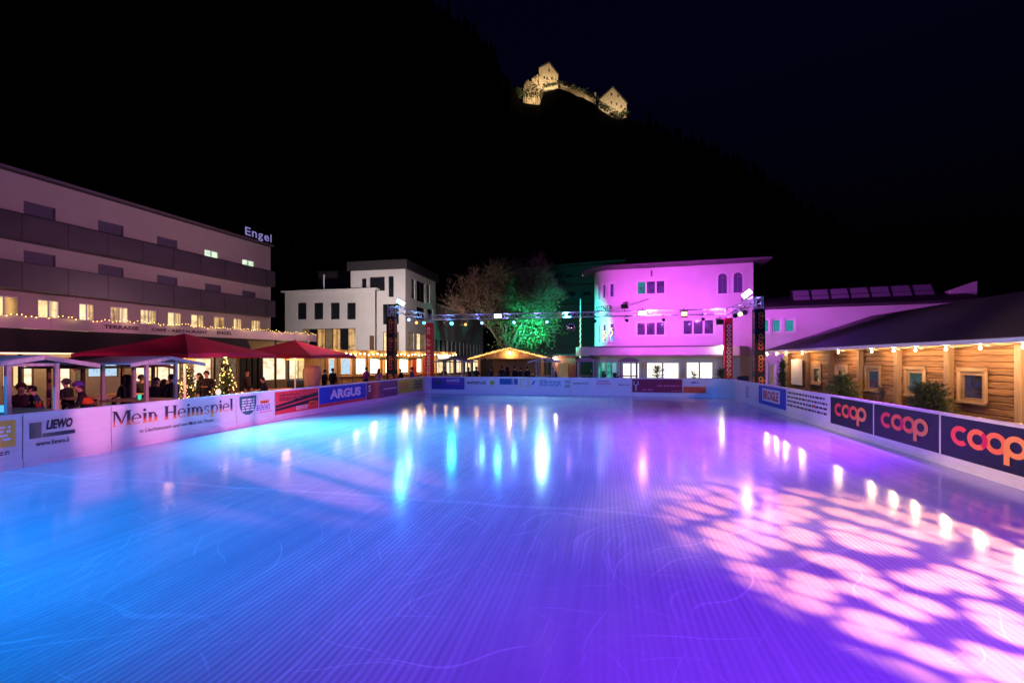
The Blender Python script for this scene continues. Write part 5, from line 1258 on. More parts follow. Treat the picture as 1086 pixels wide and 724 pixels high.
# ------------------------------------------------------------------ parasols
def parasol(label, loc, s_=4.8, ze=2.56, zt_=3.42):
    t = thing('parasol', label, 'parasol', loc, R(4), 'red parasols on the terrace'); h_ = s_/2
    q = MB(); ring8 = []; n_ = 8
    def edge(k, f):
        c = [(-1,-1),(0,-1),(1,-1),(1,0),(1,1),(0,1),(-1,1),(-1,0)][k]; sag = .06 if k % 2 else 0
        return (c[0]*h_*f, c[1]*h_*f, zt_-(zt_-ze)*f**.92+(sag*f))
    v = [(0,0,zt_)]
    for f in (.33,.66,1.0): v += [edge(k,f) for k in range(8)]
    fs = [(0,1+k,1+(k+1)%8) for k in range(8)]
    for r_ in range(2):
        for k in range(8): a = 1+r_*8+k; b = 1+r_*8+(k+1)%8; fs.append((a,a+8,b+8,b))
    q.add(v, fs); q.build('canopy', M['fabric_red'], t)
    q = MB()
    for k in range(8):
        a = edge(k,1); b = edge((k+1)%8,1); q.add([(a[0]*1.001,a[1]*1.001,a[2]),(b[0]*1.001,b[1]*1.001,b[2]),(b[0],b[1],b[2]-.16),(a[0],a[1],a[2]-.16)], [(0,1,2,3)])
    q.build('valance', M['fabric_red'], t)
    q = MB(); q.tube((0,0,-.02),(0,0,zt_+.06),.045,.045,10); q.build('pole', M['whitemetal'], t)
    for k in range(8):
        e = Vector(edge(k,.97)); q = MB(); q.bar((0,0,zt_-.06),e-Vector((0,0,.04)),.03); q.build('rib', M['wood_pale'], t)
        m_ = Vector(edge(k,.5))-Vector((0,0,.05)); q = MB(); q.bar((0,0,ze-.1),m_,.025); q.build('strut', M['wood_pale'], t)
    q = MB(); q.box(-.45,.45,-.45,.45,-.06,.04); q.build('base', M['black'], t)
    q = MB(); q.tube((-.5,0,ze-.22),(.5,0,ze-.22),.035,.035,8); q.build('heater', glow('heater_tube', (1,.25,.05), 3), t)
    o = bulb_light((0,-.9,ze-.35), 130, (1,.42,.16), .25); o.parent = t
    return t
d = atu(196,-17); p = W(196,d); parasol('large red square parasol behind the large serif words', (p.x,p.y,0))
d = atu(313,-17); p = W(313,d); parasol('large red square parasol next to the timber bar', (p.x,p.y,0))

# ------------------------------------------------------------------ timber bar
FB = Face(W(345,33.5), W(468,44.0))
bar_ = thing('timber_bar', 'open timber bar with glowing counter and strings of bulbs', 'bar', FB.loc(), FB.ang)
M['wood_bar'] = wood('orange_wood', (.45,.22,.07), (.68,.38,.15), 'z')
bl = FB.len; BZ = 2.86
q = MB(); q.box(-.9, bl+.5, -1.3, 4.5, BZ, BZ+.16); q.build('roof', M['roofdark'], bar_)
q = MB(); q.box(-.9, bl+.5, -1.34, -1.302, BZ-.06, BZ+.20); q.build('fascia', M['wood_bar'], bar_)
for px in (346,359,375,389,404,420,434,448,462):
    x = FB.x(px); q = MB(); q.cbox(x-.10,x+.10,-.1,.1,-.06,BZ-.001,.01); q.build('post', M['wood_bar'], bar_)
q = MB(); q.box(0, bl, -.15, .45, 1.02, 1.08); q.build('counter', M['wood_bar'], bar_)
x = 0.0
while x < bl-.05: q = MB(); w_ = min(.22,bl-x); q.box(x+.005,x+w_-.005,.02,.06,-.06,1.015); q.build('front_plank', M['wood_bar'], bar_); x += .22
q = MB(); q.box(0, bl, 2.6, 2.7, -.06, BZ-.001); q.build('back_wall', M['wood_bar'], bar_)
for p0, p1, pm in ((361,369,'screen'),(374,386,'screen'),(390,403,'lit_bar'),(405,419,'lit_bar'),(421,433,'lit_bar'),(436,447,'lit_bar'),(450,460,'lit_bar')):
    window(bar_, FB.x(p0)+.05, FB.x(p1)-.05, 1.12, 2.45, n=1, fm='wood_bar', pm=pm, y=1.6, fw=.05, sill=False)
q = MB(); q.box(0,bl,1.66,1.7,-.06,1.1); q.box(0,bl,1.66,1.7,2.46,BZ-.002); q.build('shelf_wall', M['wood_bar'], bar_)
bs = thing('bar_bulb_string', 'closely spaced warm bulbs hung along the timber bar roof', 'string lights', FB.loc(), FB.ang)
n_ = 34; pts = []
for i in range(n_+1): pts.append((-.9+(bl+1.4)*i/n_, -1.42, BZ-.05+.05*math.sin(i*1.9)))
q = MB(); q.path(pts, .008, 4); q.build('cable', M['black'], bs)
for i, p in enumerate(pts):
    q = MB(); q.ball((p[0],p[1],p[2]-.07),.052,8,6); q.build('bulb', M['bulb'], bs)
    if i % 4 == 2: o = bulb_light((p[0],p[1]-.05,p[2]-.08), 40, (1,.66,.32), .2); o.parent = bs
for px in (365,380,396,411,427,441,455):
    o = bulb_light((FB.x(px),.7,2.5), 42, (1,.64,.30), .15); o.parent = bar_
gr = thing('fir_garland', 'green fir garland draped along the timber bar roof', 'garland', FB.loc(), FB.ang)
q = MB(); rg = random.Random(4); x = FB.x(384)
while x < FB.x(438):
    z = BZ-.34-.12*abs(math.sin(x*1.1)); 
    for k in range(9):
        d = Vector((rg.gauss(0,.6),rg.gauss(0,.8),rg.gauss(0,.8))).normalized(); q.tube((x,-1.2,z), Vector((x,-1.2,z))+d*.17, .012, .004, 3, False)
    x += .05
q.build('sprigs', M['needles'], gr, kind='stuff')
# narrow red hanging banners at the end of the bar
for px, zt2 in ((437.5,2.55),(450,2.5)):
    q = MB(); x = FB.x(px); q.box(x-.25,x+.25,-.3,-.28,.9,zt2); tag(q.build('hanging_banner', mat('red_cloth_%d' % px, lin('#e0402c'), .7, ns=2, na=.1), loc=FB.loc(), rz=FB.ang), 'red cloth banner hanging at the timber bar %s' % ('beside the garland end' if px < 440 else 'beside the crimson tower'), 'banner')

# ------------------------------------------------------------------ gabled stall under the tree
sp_ = W(541, 41.0)
st_ = thing('timber_stall', 'wide gabled timber stall strung with warm lights under the tree', 'stall', (sp_.x,sp_.y,0), 0)
hw = 3.75; ez_, rz_ = 2.45, 3.42
M['roof_green'] = mat('stall_roof_felt', (.22,.30,.26), .7, ns=2, na=.15)
for s_ in (-1,1):
    q = MB(); v = [(0,-.5,rz_),(s_*hw,-.5,ez_),(s_*hw,3.6,ez_),(0,3.6,rz_)]; v2 = [(a,b,c+.06) for a,b,c in v]; fs = [(0,1,2,3),(7,6,5,4),(0,4,5,1),(1,5,6,2),(2,6,7,3),(3,7,4,0)]
    q.add(v+v2, fs if s_ < 0 else [f[::-1] for f in fs]); q.build('roof_panel', M['roof_green'], st_)
    q = MB(); q.bar((0,-.53,rz_-.06),(s_*hw,-.53,ez_-.06),.05,.20); q.build('verge_board', M['wood_bar'], st_)
    for y in (0,3.2): q = MB(); q.cbox(s_*2.9-.1,s_*2.9+.1,y-.1,y+.1,-.06,ez_+.20,.01); q.build('post', M['wood_bar'], st_)
q = MB(); q.bar((-2.95,0,ez_+.05),(2.95,0,ez_+.05),.12,.16); q.build('tie_beam', M['wood_bar'], st_)
k = 0
for i in range(-8, 9):                            # gable boards under the roof
    x = i*.30; zt2 = rz_-abs(x)*(rz_-ez_)/hw-.10
    if zt2 > ez_+.20: q = MB(); q.box(x-.145,x+.145,.07,.10,ez_+.135,zt2); q.build('gable_board', M['wood_bar'], st_)
q = MB(); q.box(-2.9,2.9,3.1,3.16,-.06,ez_); q.build('back_wall', M['wood_dark'], st_)
q = MB(); q.cbox(-2.7,2.7,.5,1.0,.98,1.04,.01); q.build('counter', M['wood_pale_x'], st_)
for x in (-2.6,-1.3,0,1.3,2.6): q = MB(); q.bar((x,.75,-.06),(x,.75,.98),.1); q.build('counter_leg', M['wood_dark'], st_)
q = MB(); q.box(-2.75,-1.6,.1,.16,-.06,2.3); q.build('side_screen', M['fabric_black'], st_)
q = MB(); q.ball((0,-.3,2.95),.10,10,7); q.build('pendant_lamp', M['bulb'], st_); o = bulb_light((0,-.35,2.85), 130, (1,.62,.28), .1); o.parent = st_
sl_ = thing('stall_light_string', 'warm light string following the gable of the timber stall', 'string lights', (sp_.x,sp_.y,0), 0); pts = []
for i in range(-26,27): x = hw*i/26; pts.append((x,-.60,rz_-abs(x)*(rz_-ez_)/hw-.02+.03*math.sin(i*1.7)))
q = MB(); q.path(pts,.007,3); q.build('cable', M['black'], sl_, kind='stuff'); q = MB()
for p in pts: q.ball((p[0],p[1]-.02,p[2]-.04),.034,6,4)
q.build('bulb', M['bulb_small'], sl_, kind='stuff')
for i in (6,16,36,46): o = bulb_light((pts[i][0],-.9,pts[i][2]), 14, radius=.2); o.parent = sl_

# kiosk wall between stall and building, reddish doorway
p = W(598,42); kb = thing('side_kiosk', 'small reddish lit kiosk between the stall and the turquoise canopy', 'kiosk', (p.x,p.y,0))
q = MB(); q.box(-1.1,1.1,0,2,-.06,2.7); q.build('wall', mat('kiosk_wall', (.35,.12,.07), .8, ns=2, na=.2), kb); q = MB(); q.box(-1.4,1.4,-.5,2.2,2.702,2.82); q.build('roof', M['roofdark'], kb)
q = MB(); q.box(-.5,.4,-.03,-.002,0,2.0); q.build('door', M['lit_dim'], kb); q = MB(); q.ball((-.75,-.3,2.45),.14,8,6); q.build('lamp', glow('kiosk_lamp',(.85,1,.95),22), kb); o = bulb_light((-.75,-.45,2.4), 90, (1,.85,.65), .15); o.parent = kb
# lamp post wrapped in lights behind the stall, and an inclined lit sign
p = W(615.5,46); lp = thing('flag_pole', 'thin pale pole wound with lights beside the turquoise corner', 'pole', (p.x,p.y,0)); q = MB(); q.tube((0,0,-.06),(0,0,ZP(318,46)),.07,.05,8); q.build('pole', M['whitemetal'], lp); q = MB(); q.ball((0,0,ZP(318,46)+.05),.08,8,6); q.build('finial', M['whitemetal'], lp)
q = MB()
for k in range(60): a = k*.9; q.ball((.08*math.cos(a),.08*math.sin(a),2.3+k*.075),.02,4,3)
q.build('bulb', M['bulb_small'], lp, kind='stuff')

# ------------------------------------------------------------------ people
def make_body(pose):
    # joints: name -> (x, y, z, radius, cloth); the figure looks towards -y; cloth 0 jacket 1 trousers 2 skin 3 shoes
    J = {'pelvis':(0,0,.95,.135,1),'waist':(0,.0,1.10,.135,0),'chest':(0,.01,1.30,.155,0),'neckb':(0,.01,1.46,.085,0),'neck':(0,0,1.52,.055,2),'jaw':(0,-.015,1.585,.072,2),'head':(0,-.01,1.66,.095,2),'crown':(0,.005,1.735,.075,2),'nose':(0,-.118,1.635,.014,2)}
    E_ = [('pelvis','waist'),('waist','chest'),('chest','neckb'),('neckb','neck'),('neck','jaw'),('jaw','head'),('head','crown'),('head','nose')]
    lean = {'stand':0,'lean':.30,'hold':.08,'sit':.22}[pose]
    for s, n in ((-1,'l'),(1,'r')):
        J['sh'+n] = (s*.185,.01,1.415,.075,0)
        if pose == 'stand': el, wr = (s*.25,.03,1.14), (s*.235,-.05,.90)
        elif pose == 'hold': el, wr = (s*.26,-.02,1.14), (s*.10,-.24,1.16)
        else: el, wr = (s*.25,-.14,1.16), (s*.12,-.36,1.12)
        J['el'+n] = el+(.056,0); J['wr'+n] = wr+(.040,0)
        dv = (Vector(wr)-Vector(el)).normalized(); pm = Vector(wr)+dv*.06; J['pa'+n] = tuple(pm)+(.034,2)
        E_ += [('chest','sh'+n),('sh'+n,'el'+n),('el'+n,'wr'+n),('wr'+n,'pa'+n)]
        sd = dv.cross(Vector((0,0,1))); sd = sd.normalized() if sd.length > .2 else Vector((0,1,0))
        for k in range(4):
            a = pm+dv*.035+sd*(.024*(k-1.5)); ln = (.036,.042,.04,.03)[k]; b = a+dv*ln+Vector((0,0,-.008)); c = b+dv*ln*.7+Vector((0,0,-.018))
            J['f%s%da' % (n,k)] = tuple(a)+(.010,2); J['f%s%db' % (n,k)] = tuple(b)+(.009,2); J['f%s%dc' % (n,k)] = tuple(c)+(.008,2)
            E_ += [('pa'+n,'f%s%da' % (n,k)),('f%s%da' % (n,k),'f%s%db' % (n,k)),('f%s%db' % (n,k),'f%s%dc' % (n,k))]
        th = pm-sd*(.045*s)+Vector((0,0,-.0)); J['t'+n] = tuple(th+dv*.012)+(.011,2); J['t2'+n] = tuple(th+dv*.045)+(.009,2); E_ += [('pa'+n,'t'+n),('t'+n,'t2'+n)]
        J['hip'+n] = (s*.10,0,.90,.105,1); J['kn'+n] = (s*.115,-.02,.50,.068,1); J['an'+n] = (s*.12,.02,.10,.05,1); J['to'+n] = (s*.135,-.13,.045,.042,3); J['he'+n] = (s*.12,.05,.05,.042,3)
        E_ += [('pelvis','hip'+n),('hip'+n,'kn'+n),('kn'+n,'an'+n),('an'+n,'to'+n),('an'+n,'he'+n)]
    if lean:
        for k, v in list(J.items()):
            if v[2] > 1.0 and k not in ('pelvis',):
                dz = v[2]-.95; y = v[1]*math.cos(lean)-dz*math.sin(lean); z = .95+dz*math.cos(lean)+v[1]*math.sin(lean)
                J[k] = (v[0], y, z, v[3], v[4])
    names = list(J); idx = {n: i for i, n in enumerate(names)}
    me = bpy.data.meshes.new('body'); me.from_pydata([J[n][:3] for n in names], [(idx[a],idx[b]) for a, b in E_], [])
    o = bpy.data.objects.new('body', me); col.objects.link(o)
    sk_ = o.modifiers.new('skin','SKIN'); sk_.use_smooth_shade = True
    for i, n in enumerate(names):
        r_ = J[n][3]; sv = me.skin_vertices[0].data[i]
        sv.radius = (r_*1.15, r_*.85) if n in ('pelvis','waist','chest') else (r_, r_)
        sv.use_root = n == 'pelvis'
    ss = o.modifiers.new('sub','SUBSURF'); ss.levels = 1; ss.render_levels = 1
    dg = bpy.context.evaluated_depsgraph_get(); me2 = bpy.data.meshes.new_from_object(o.evaluated_get(dg))
    bpy.data.objects.remove(o)
    P_ = {n: Vector(J[n][:3]) for n in names}
    segs = [(P_[a], P_[b], J[b][4], J[a][4]) for a, b in E_]
    mi = []
    for p in me2.polygons:
        c = p.center; best = None
        for a, b, cb_, ca_ in segs:
            ab = b-a; t_ = max(0, min(1, (c-a).dot(ab)/max(1e-9,ab.dot(ab)))); dd = (c-a-ab*t_).length
            if best is None or dd < best[0]: best = (dd, cb_ if t_ > .45 else ca_)
        mi.append(best[1])
    me2.polygons.foreach_set('use_smooth', [True]*len(me2.polygons))
    hd = P_['head']; cr = P_['crown']
    return me2, mi, hd, cr
BODIES = {k: make_body(k) for k in ('stand','lean','hold')}
cloth = {}
def cl(h_, r_=.85):
    if h_ not in cloth: cloth[h_] = mat('cloth_'+h_.strip('#'), lin(h_), r_, ns=14, na=.25, bump=.3, bs=40)
    return cloth[h_]
SKIN = mat('skin', (.50,.30,.22), .55, ns=10, na=.08)
def person(label, loc, face, pose='stand', jacket='#15151c', trousers='#14141a', hair='#1c120c', hat=None, hood=None, long_hair=False, scale=1.0, orange=None):
    t = thing('person', label, 'person', loc, face); t.scale = (scale,)*3
    me, mi, hd, cr = BODIES[pose]; me = me.copy()
    for m_ in (cl(jacket), cl(trousers), SKIN, cl('#0c0a0a')): me.materials.append(m_)
    me.polygons.foreach_set('material_index', mi)
    o = bpy.data.objects.new('body', me); col.objects.link(o); o.parent = t; o.location = (0,0,-.055)
    ax = (cr-hd).normalized()
    q = MB(); c = hd+ax*.02+Vector((0,.018,-.055))
    n_, m_ = 14, 8
    def dome(R_, lo, wob=0.0, fwd=.0):
        v = []; f = []
        for j in range(m_+1):
            t_ = lo+(PI/2-lo)*j/m_
            for i in range(n_):
                a = 2*PI*i/n_; rr_ = R_*(1+wob*math.sin(5*a+j)); front = 1.0
                z = math.sin(t_)*R_*1.16
                if lo < 0 and math.sin(a) < -.35 and t_ < .25: z = max(z, R_*.30); 
                v.append((c.x+rr_*.92*math.cos(t_)*math.cos(a), c.y+rr_*1.06*math.cos(t_)*math.sin(a)+fwd, c.z+z))
        for j in range(m_):
            for i in range(n_): f.append((j*n_+i, j*n_+(i+1)%n_, (j+1)*n_+(i+1)%n_, (j+1)*n_+i))
        return v, f
    v, f = dome(.112, -.5, .02); q.add(v, f)
    if long_hair: q.lathe([(.05,-.02),(.10,-.06),(.115,-.16),(.09,-.30),(.03,-.36)], (c.x, c.y+.06, c.z+.04), 12)
    q.build('hair', cl(hair), t, smooth=True)
    for s in (-1,1): q = MB(); q.ball((c.x+s*.104, c.y-.005, c.z-.005), .024, 7, 5, 1.4); q.build('ear', SKIN, t, smooth=True)
    for s in (-1,1): q = MB(); q.ball((c.x+s*.034, c.y-.116, c.z+.012), .010, 6, 4); q.build('eye', cl('#0c0a0a'), t)
    q = MB(); q.ball((c.x, c.y-.112, c.z-.062), .020, 7, 4, .35); q.build('mouth', cl('#5a1c1c'), t)
    if hat:
        q = MB(); v, f = dome(.125, -.05, .015); q.add(v, f)
        if hat[1] == 'beanie': q.lathe([(.126,0),(.134,.02),(.132,.055),(.122,.06)], (c.x,c.y,c.z-.01), 14)
        elif hat[1] == 'cap': q.xz([(c.x-.08,c.z+.03),(c.x+.08,c.z+.03),(c.x+.06,c.z+.045),(c.x-.06,c.z+.045)], c.y-.24, c.y-.08)
        else: q.lathe([(.126,-.0),(.20,-.005),(.20,.005),(.126,.012)], (c.x,c.y,c.z+.01), 14)
        q.build('hat', cl(hat[0]), t, smooth=True)
    if hood: q = MB(); q.lathe([(.10,-.20),(.15,-.14),(.16,-.03),(.14,.10),(.06,.165)], (c.x,c.y+.035,c.z), 14); q.build('hood', cl(hood), t, smooth=True)
    # jacket hem and collar give the coat its own edge
    q = MB(); q.lathe([(.175,-.02),(.185,.03),(.178,.10)], (0,0,.90), 16); q.v = [(x*1.1,y*.85,z) for x,y,z in q.v]; q.build('jacket_hem', cl(jacket), t, smooth=True)
    if orange: q = MB(); q.lathe([(.165,0),(.19,.05),(.19,.16),(.16,.2)], (0,.015,1.05), 16); q.v = [(x*1.08,y*.9-(z-.95)*.30*(pose == 'lean'),z) for x,y,z in q.v]; q.build('painted_backlight', cl(orange), t, smooth=True)  # orange back light on the coat, put in as coloured cloth
    return t
def at_person(px, u=None, d=None):
    d = d or atu(px, u); return W(px, d)
LOOK_W, LOOK_E = -PI/2, PI/2                      # facing -X / +X
def PP(label, px, face, u=None, d=None, **k): p = at_person(px,u,d); person(label, (p.x,p.y,0), face, **k)
PP('person in a brown cap and dark jacket leaning over the table behind the ochre board', 22, LOOK_E-.5, u=-15.7, pose='lean', jacket='#3a2230', hat=('#4a3626','cap'))
PP('person in a blue jacket hunched behind the first hut counter', 44, LOOK_W+.9, u=-15.9, pose='lean', jacket='#182a5a', hair='#0e0a08', scale=.94)
PP('person in a violet beanie and dark coat with orange back light painted on', 93, LOOK_W+1.0, u=-14.9, pose='lean', jacket='#1c161c', hat=('#5a3a9a','beanie'), orange='#d8581c')
PP('person in a dark coat with raised hood beside the flat black hut', 135, LOOK_W, u=-16.0, pose='hold', jacket='#0d0d12', hood='#0d0d12', scale=1.03)
PP('person in black with a brimmed hat seen behind the hut post', 149, LOOK_E, u=-18.0, pose='hold', jacket='#121018', hat=('#0c0c10','brim'))
PP('person in a black jacket leaning at the hut counter, head bent', 163, LOOK_E-.3, u=-15.9, pose='lean', jacket='#0e0e14', hair='#0a0806')
PP('person with tied dark hair between two taller people at the hut', 173, PI, u=-16.6, pose='hold', jacket='#16121a', long_hair=True, scale=.92)
PP('person in a black coat standing upright at the end of the hut counter', 183, LOOK_W, u=-15.6, pose='hold', jacket='#0b0b10', hair='#0a0806', scale=1.04)
PP('person with dark curly hair standing close to a companion by the gold lit tree', 211, -.6, d=20.5, pose='stand', jacket='#0d0c12', long_hair=True, scale=1.0)
PP('person in a navy coat standing beside the curly haired companion', 219.5, .5, d=20.3, pose='hold', jacket='#10101c', hair='#120c08', scale=1.06)
PP('person in a bright purple jacket standing at the timber bar', 388, PI-.2, d=33.5, pose='hold', jacket='#7a1ab0', hair='#160e0a', scale=1.02)
PP('person with long brown hair and lilac jacket standing at the timber bar', 401.5, PI+.2, d=33.2, pose='hold', jacket='#a87ac8', hair='#4a2412', long_hair=True, scale=.97)
PP('person in a black padded jacket seated low near the crimson tower', 427, LOOK_W, d=35.5, pose='lean', jacket='#100e14', scale=.95)
PP('person in a lilac grey jacket and dark hat near the crimson tower', 436.5, LOOK_E, d=35, pose='hold', jacket='#6a62a0', hat=('#121018','beanie'))
PP('person in black waiting by the covered stand', 353, PI, d=31, pose='stand', jacket='#0d0b10', scale=1.0)
for k, (px, d_, ps, sc_) in enumerate(((520,37.0,'hold',1.0),(532,38.2,'stand',1.03),(538,37.4,'hold',.98),(546,37.6,'stand',1.02),(552,38.4,'hold',.95),(559,37.2,'stand',1.0),(497,37.5,'stand',.98),(505,38,'hold',1.0))):
    lab = ['person in dark blue under the stall gable, next to the black screen','person in black standing at the stall counter below the pendant lamp','person in a dark hood at the stall counter below the pendant lamp','tall person in black at the middle of the stall counter','person in navy leaning towards the stall counter','person in dark clothes at the stall end next to the lilac hut','person in dark clothes beside the grey hut','person in dark clothes between the grey hut and the stall'][k]
    PP(lab, px, PI+(k % 3-1)*.5, d=d_, pose=ps, jacket=['#101a38','#0c0c10','#101018','#0a0a0e','#141c34','#0e0e16','#12101a','#0e121c'][k], hair='#0c0806', hood='#101018' if k == 2 else None, scale=sc_)
PP('person in a grey knitted hat standing between the first two table huts', 72, LOOK_W+.4, u=-17.5, pose='hold', jacket='#14121c', hat=('#5a5660','beanie'), scale=.98)
PP('person in black standing under the far edge of the red parasol', 262, LOOK_E, u=-18.5, pose='stand', jacket='#0c0b10', scale=1.02)
PP('person in a dark green coat seated by the picnic table', 283, LOOK_W+.5, u=-15.4, pose='lean', jacket='#14201a', scale=.9)
PP('person in black close to the covered stand', 344, LOOK_E, d=29, pose='hold', jacket='#0c0a10', hair='#1a100a', scale=.98)
PP('person in a dark coat in front of the lilac hut', 587, PI, d=36.5, pose='stand', jacket='#0c0c12', scale=.98)
PP('person in a dark coat at the counter of the lilac hut', 568, LOOK_E, d=35.5, pose='hold', jacket='#101420', scale=.96)
PP('person in a pale scarf by the grey roofed hut', 471, PI+.3, d=38.5, pose='hold', jacket='#26222c', hair='#2a1a10', scale=.97)
PP('person in a dark jacket inside the pink roofed hut', 628, LOOK_W, d=36, pose='hold', jacket='#180c1c', scale=.95)

# ------------------------------------------------------------------ planting
def shrub(name, label, cat, loc, w, hgt, n, seed, m='needles', pot=True, spiky=False):
    r_ = random.Random(seed); t = thing(name, label, cat, loc)
    if pot: q = MB(); q.lathe([(.20,-.06),(.26,.30),(.27,.36),(.22,.36)], (0,0,0), 14); q.build('pot', M['black'], t, smooth=False)
    q = MB(); z0 = .3 if pot else 0; q.tube((0,0,z0-.1),(0,0,z0+hgt*.75),.035,.012,6); q.build('stem', M['bark'], t)
    q = MB()
    for k in range(n):
        a = r_.uniform(0,2*PI); zt_ = r_.random(); rad = w/2*(1-.55*zt_)*r_.uniform(.25,1.1); b = Vector((0,0,z0+hgt*zt_*.85))
        tip = b+Vector((math.cos(a)*rad, math.sin(a)*rad, hgt*(.12 if not spiky else .25)*r_.uniform(.3,1.4)))
        q.tube(b, tip, .010, .005, 3, False)
        for j in range(7):
            c = b+(tip-b)*(.25+.75*j/7); d = Vector((r_.gauss(0,1),r_.gauss(0,1),r_.gauss(.3,.8))).normalized()*r_.uniform(.07,.15); s_ = d.cross(Vector((r_.gauss(0,1),r_.gauss(0,1),r_.gauss(0,1)))).normalized()*.016
            q.add([c-s_, c+d, c+s_], [(0,1,2)])
    q.build('foliage', M[m], t, kind='stuff')
    return t
def pot_at(px, u, *a, **k): d = atu(px,u); p = W(px,d); return (p.x,p.y,0)
shrub('potted_shrub', 'broad bushy evergreen in front of the cabin between two windows', 'shrub', pot_at(984,9.0), 1.75, 1.45, 900, 1, 'needles_lit')
shrub('potted_shrub', 'dark spreading evergreen before the cabin where the navy boards begin', 'shrub', pot_at(893,9.2), 1.9, 1.5, 700, 2, 'needles_lit')
shrub('potted_shrub', 'tall dark climbing shrub at the far corner post of the cabin', 'shrub', pot_at(830,10.0), 1.0, 2.2, 320, 3)
shrub('potted_shrub', 'low twiggy reddish shrub between the cabin door and far window', 'shrub', pot_at(934,9.3), .9, 1.15, 90, 4, 'bark')
for k, (px, d_, w_, h_, lab) in enumerate(((640,33.5,1.2,1.25,'dark evergreen shrub before the turquoise glazing, beside the round pink hut'),(652,33.6,1.1,1.15,'dark evergreen shrub where the turquoise glazing meets the bright showroom'),(697,33.0,1.9,1.75,'broad dark fir shrub before the wide showroom window'),(735,32.2,1.3,1.35,'thin spiky shrub before the showroom window next to the crimson tower'),(765,31.2,1.6,1.6,'dark shrub beside the foot of the crimson tower'))):
    p = W(px,d_); t = shrub('potted_shrub', lab, 'shrub', (p.x,p.y,0), w_, h_, 170 if k != 3 else 60, 20+k)
for px, d_, h_, lab in ((239,19.5,2.35,'conical fir covered in golden lights beside the couple'),(199,20.8,2.1,'golden lit fir behind the red parasol pole')):
    p = W(px,d_); t = shrub('lit_fir', lab, 'fir tree', (p.x,p.y,0), 1.25, h_-.3, 260, int(px))
    r_ = random.Random(int(px)); q = MB()
    for k in range(190):
        f = r_.random()**1.4; a = r_.uniform(0,6.28); rad = (.68*(1-f)+.05)*r_.uniform(.55,1.12)*(1+.15*math.sin(f*26)); q.ball((rad*math.cos(a), rad*math.sin(a), .35+(h_-.3)*f*r_.uniform(.9,1)), r_.uniform(.010,.026), 4, 3)
    q.build('bulb', M['bulb_small'], t, kind='stuff'); q = MB(); q.ball((0,0,h_+.1),.06,8,5); q.build('star', M['bulb_small'], t)
    o = bulb_light((.3,-.9,1.3), 25, (1,.62,.2), .4); o.parent = t

# ------------------------------------------------------------------ terrace furniture
def table_set(label, px, d_, rz, L_=2.0):
    p = W(px,d_); t = thing('picnic_table', label, 'table', (p.x,p.y,0), rz, 'wooden picnic tables on the terrace')
    for y in (-.28,-.09,.10,.29): q = MB(); q.cbox(-L_/2,L_/2,y-.085,y+.085,.72,.76,.006); q.build('top_plank', M['wood_pale_x'], t)
    for y in (-.72,.72): q = MB(); q.cbox(-L_/2,L_/2,y-.13,y+.13,.42,.46,.006); q.build('bench', M['wood_pale_x'], t)
    for x in (-L_/2+.25,L_/2-.25):
        for s_ in (-1,1): q = MB(); q.bar((x,s_*.62,-.06),(x,s_*.2,.72),.07,.09); q.build('leg', M['wood_pale'], t)
        q = MB(); q.bar((x,-.8,.40),(x,.8,.40),.06,.08); q.build('cross_beam', M['wood_pale'], t)
table_set('wooden picnic table with benches before the dark curtains', 262, 22.5, .9); table_set('wooden picnic table with benches under the red parasol next to the bar', 290, 24.5, 1.0); table_set('wooden picnic table with benches beside the gold lit fir', 246, 17.8, .9)
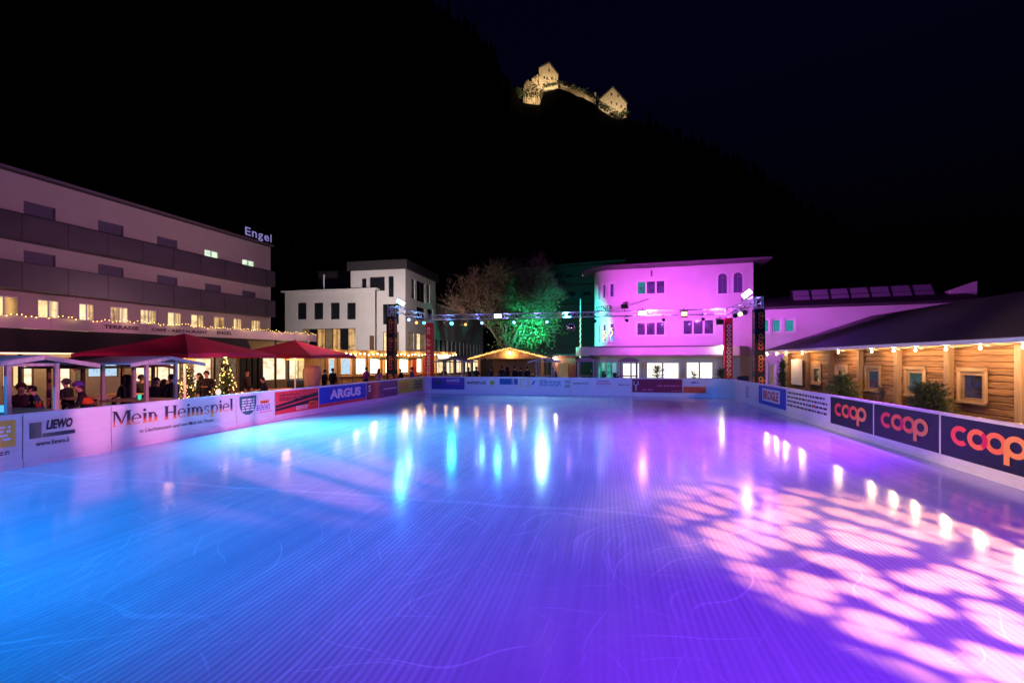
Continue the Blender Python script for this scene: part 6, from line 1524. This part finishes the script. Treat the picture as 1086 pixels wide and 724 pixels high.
p = W(331,27.5); t = thing('covered_stand', 'beige bulging fabric covered stand beside the red parasol', 'cover', (p.x,p.y,0)); q = MB(); q.lathe([(.25,.3),(.42,.9),(.52,1.4),(.50,1.75),(.38,1.95),(.1,2.0)], (0,0,0), 18); q.v = [(x*(1+.08*math.sin(6*math.atan2(y,x))), y*(1+.08*math.sin(6*math.atan2(y,x))), z) for x,y,z in q.v]; q.build('fabric_cover', mat('beige_cover', (.55,.45,.38), .85, ns=5, na=.2, bump=.4, bs=8), t, smooth=True); q = MB(); q.tube((0,0,-.06),(0,0,.4),.05,.05,8); q.box(-.3,.3,-.3,.3,-.06,-.01); q.build('stand', M['black'], t)
p = W(231.5,17.2); t = thing('lantern', 'small round white glowing lantern beside the couple', 'lantern', (p.x,p.y,0)); q = MB(); q.ball((0,0,1.12),.10,12,8,1.2); q.build('globe', glow('lantern_globe',(1,.82,.55),1.0), t); q = MB(); q.tube((0,0,-.06),(0,0,.98),.03,.03,8); q.lathe([(.18,-.06),(.18,-.02),(.03,0)],(0,0,0),14); q.build('stand', M['black'], t)
# drinks on the hut counters
for px, u_, c_, lab in ((148,-14.2,(.05,.7,.45),'green glowing glass on the hut counter behind the serif words'),(2.5,-14.0,(.1,.5,1),'blue glowing glass on the first hut counter')):
    d = atu(px,u_); p = W(px,d); q = MB(); q.lathe([(.032,0),(.04,.02),(.046,.14),(.05,.16)], (0,0,0), 12); tag(q.build('drinking_glass', glow('drink_%d' % int(px), c_, 1.2), loc=(p.x,p.y,1.102)), lab, 'glass')
d = atu(41,-14.6); p = W(41,d); t = thing('food_basket', 'red food basket with fries on the first hut counter', 'basket', (p.x,p.y,1.102)); q = MB(); q.lathe([(.06,0),(.09,.08),(.095,.085)],(0,0,0),12); q.build('basket', cl('#d01818'), t); q = MB(); rr = random.Random(5)
for k in range(24): a = rr.uniform(0,6.3); q.bar((.04*math.cos(a),.04*math.sin(a),.04),(.10*math.cos(a+rr.uniform(-.4,.4)),.10*math.sin(a),.13+rr.uniform(0,.04)),.012)
q.build('fries', cl('#d88a28'), t, kind='stuff')
p = W(797,28.6); t = thing('equipment_case', 'small dark blue case beside the foot of the cabin-side navy tower', 'case', (p.x-.5,p.y,0)); q = MB(); q.cbox(-.3,.3,-.25,.25,-.06,1.25,.03); q.build('body', cl('#101c50'), t); q = MB(); q.cbox(-.32,.32,-.27,.27,1.252,1.32,.02); q.build('lid', M['black'], t); q = MB(); q.bar((-.1,-.27,.9),(.1,-.27,.9),.03); q.build('handle', M['metal'], t)
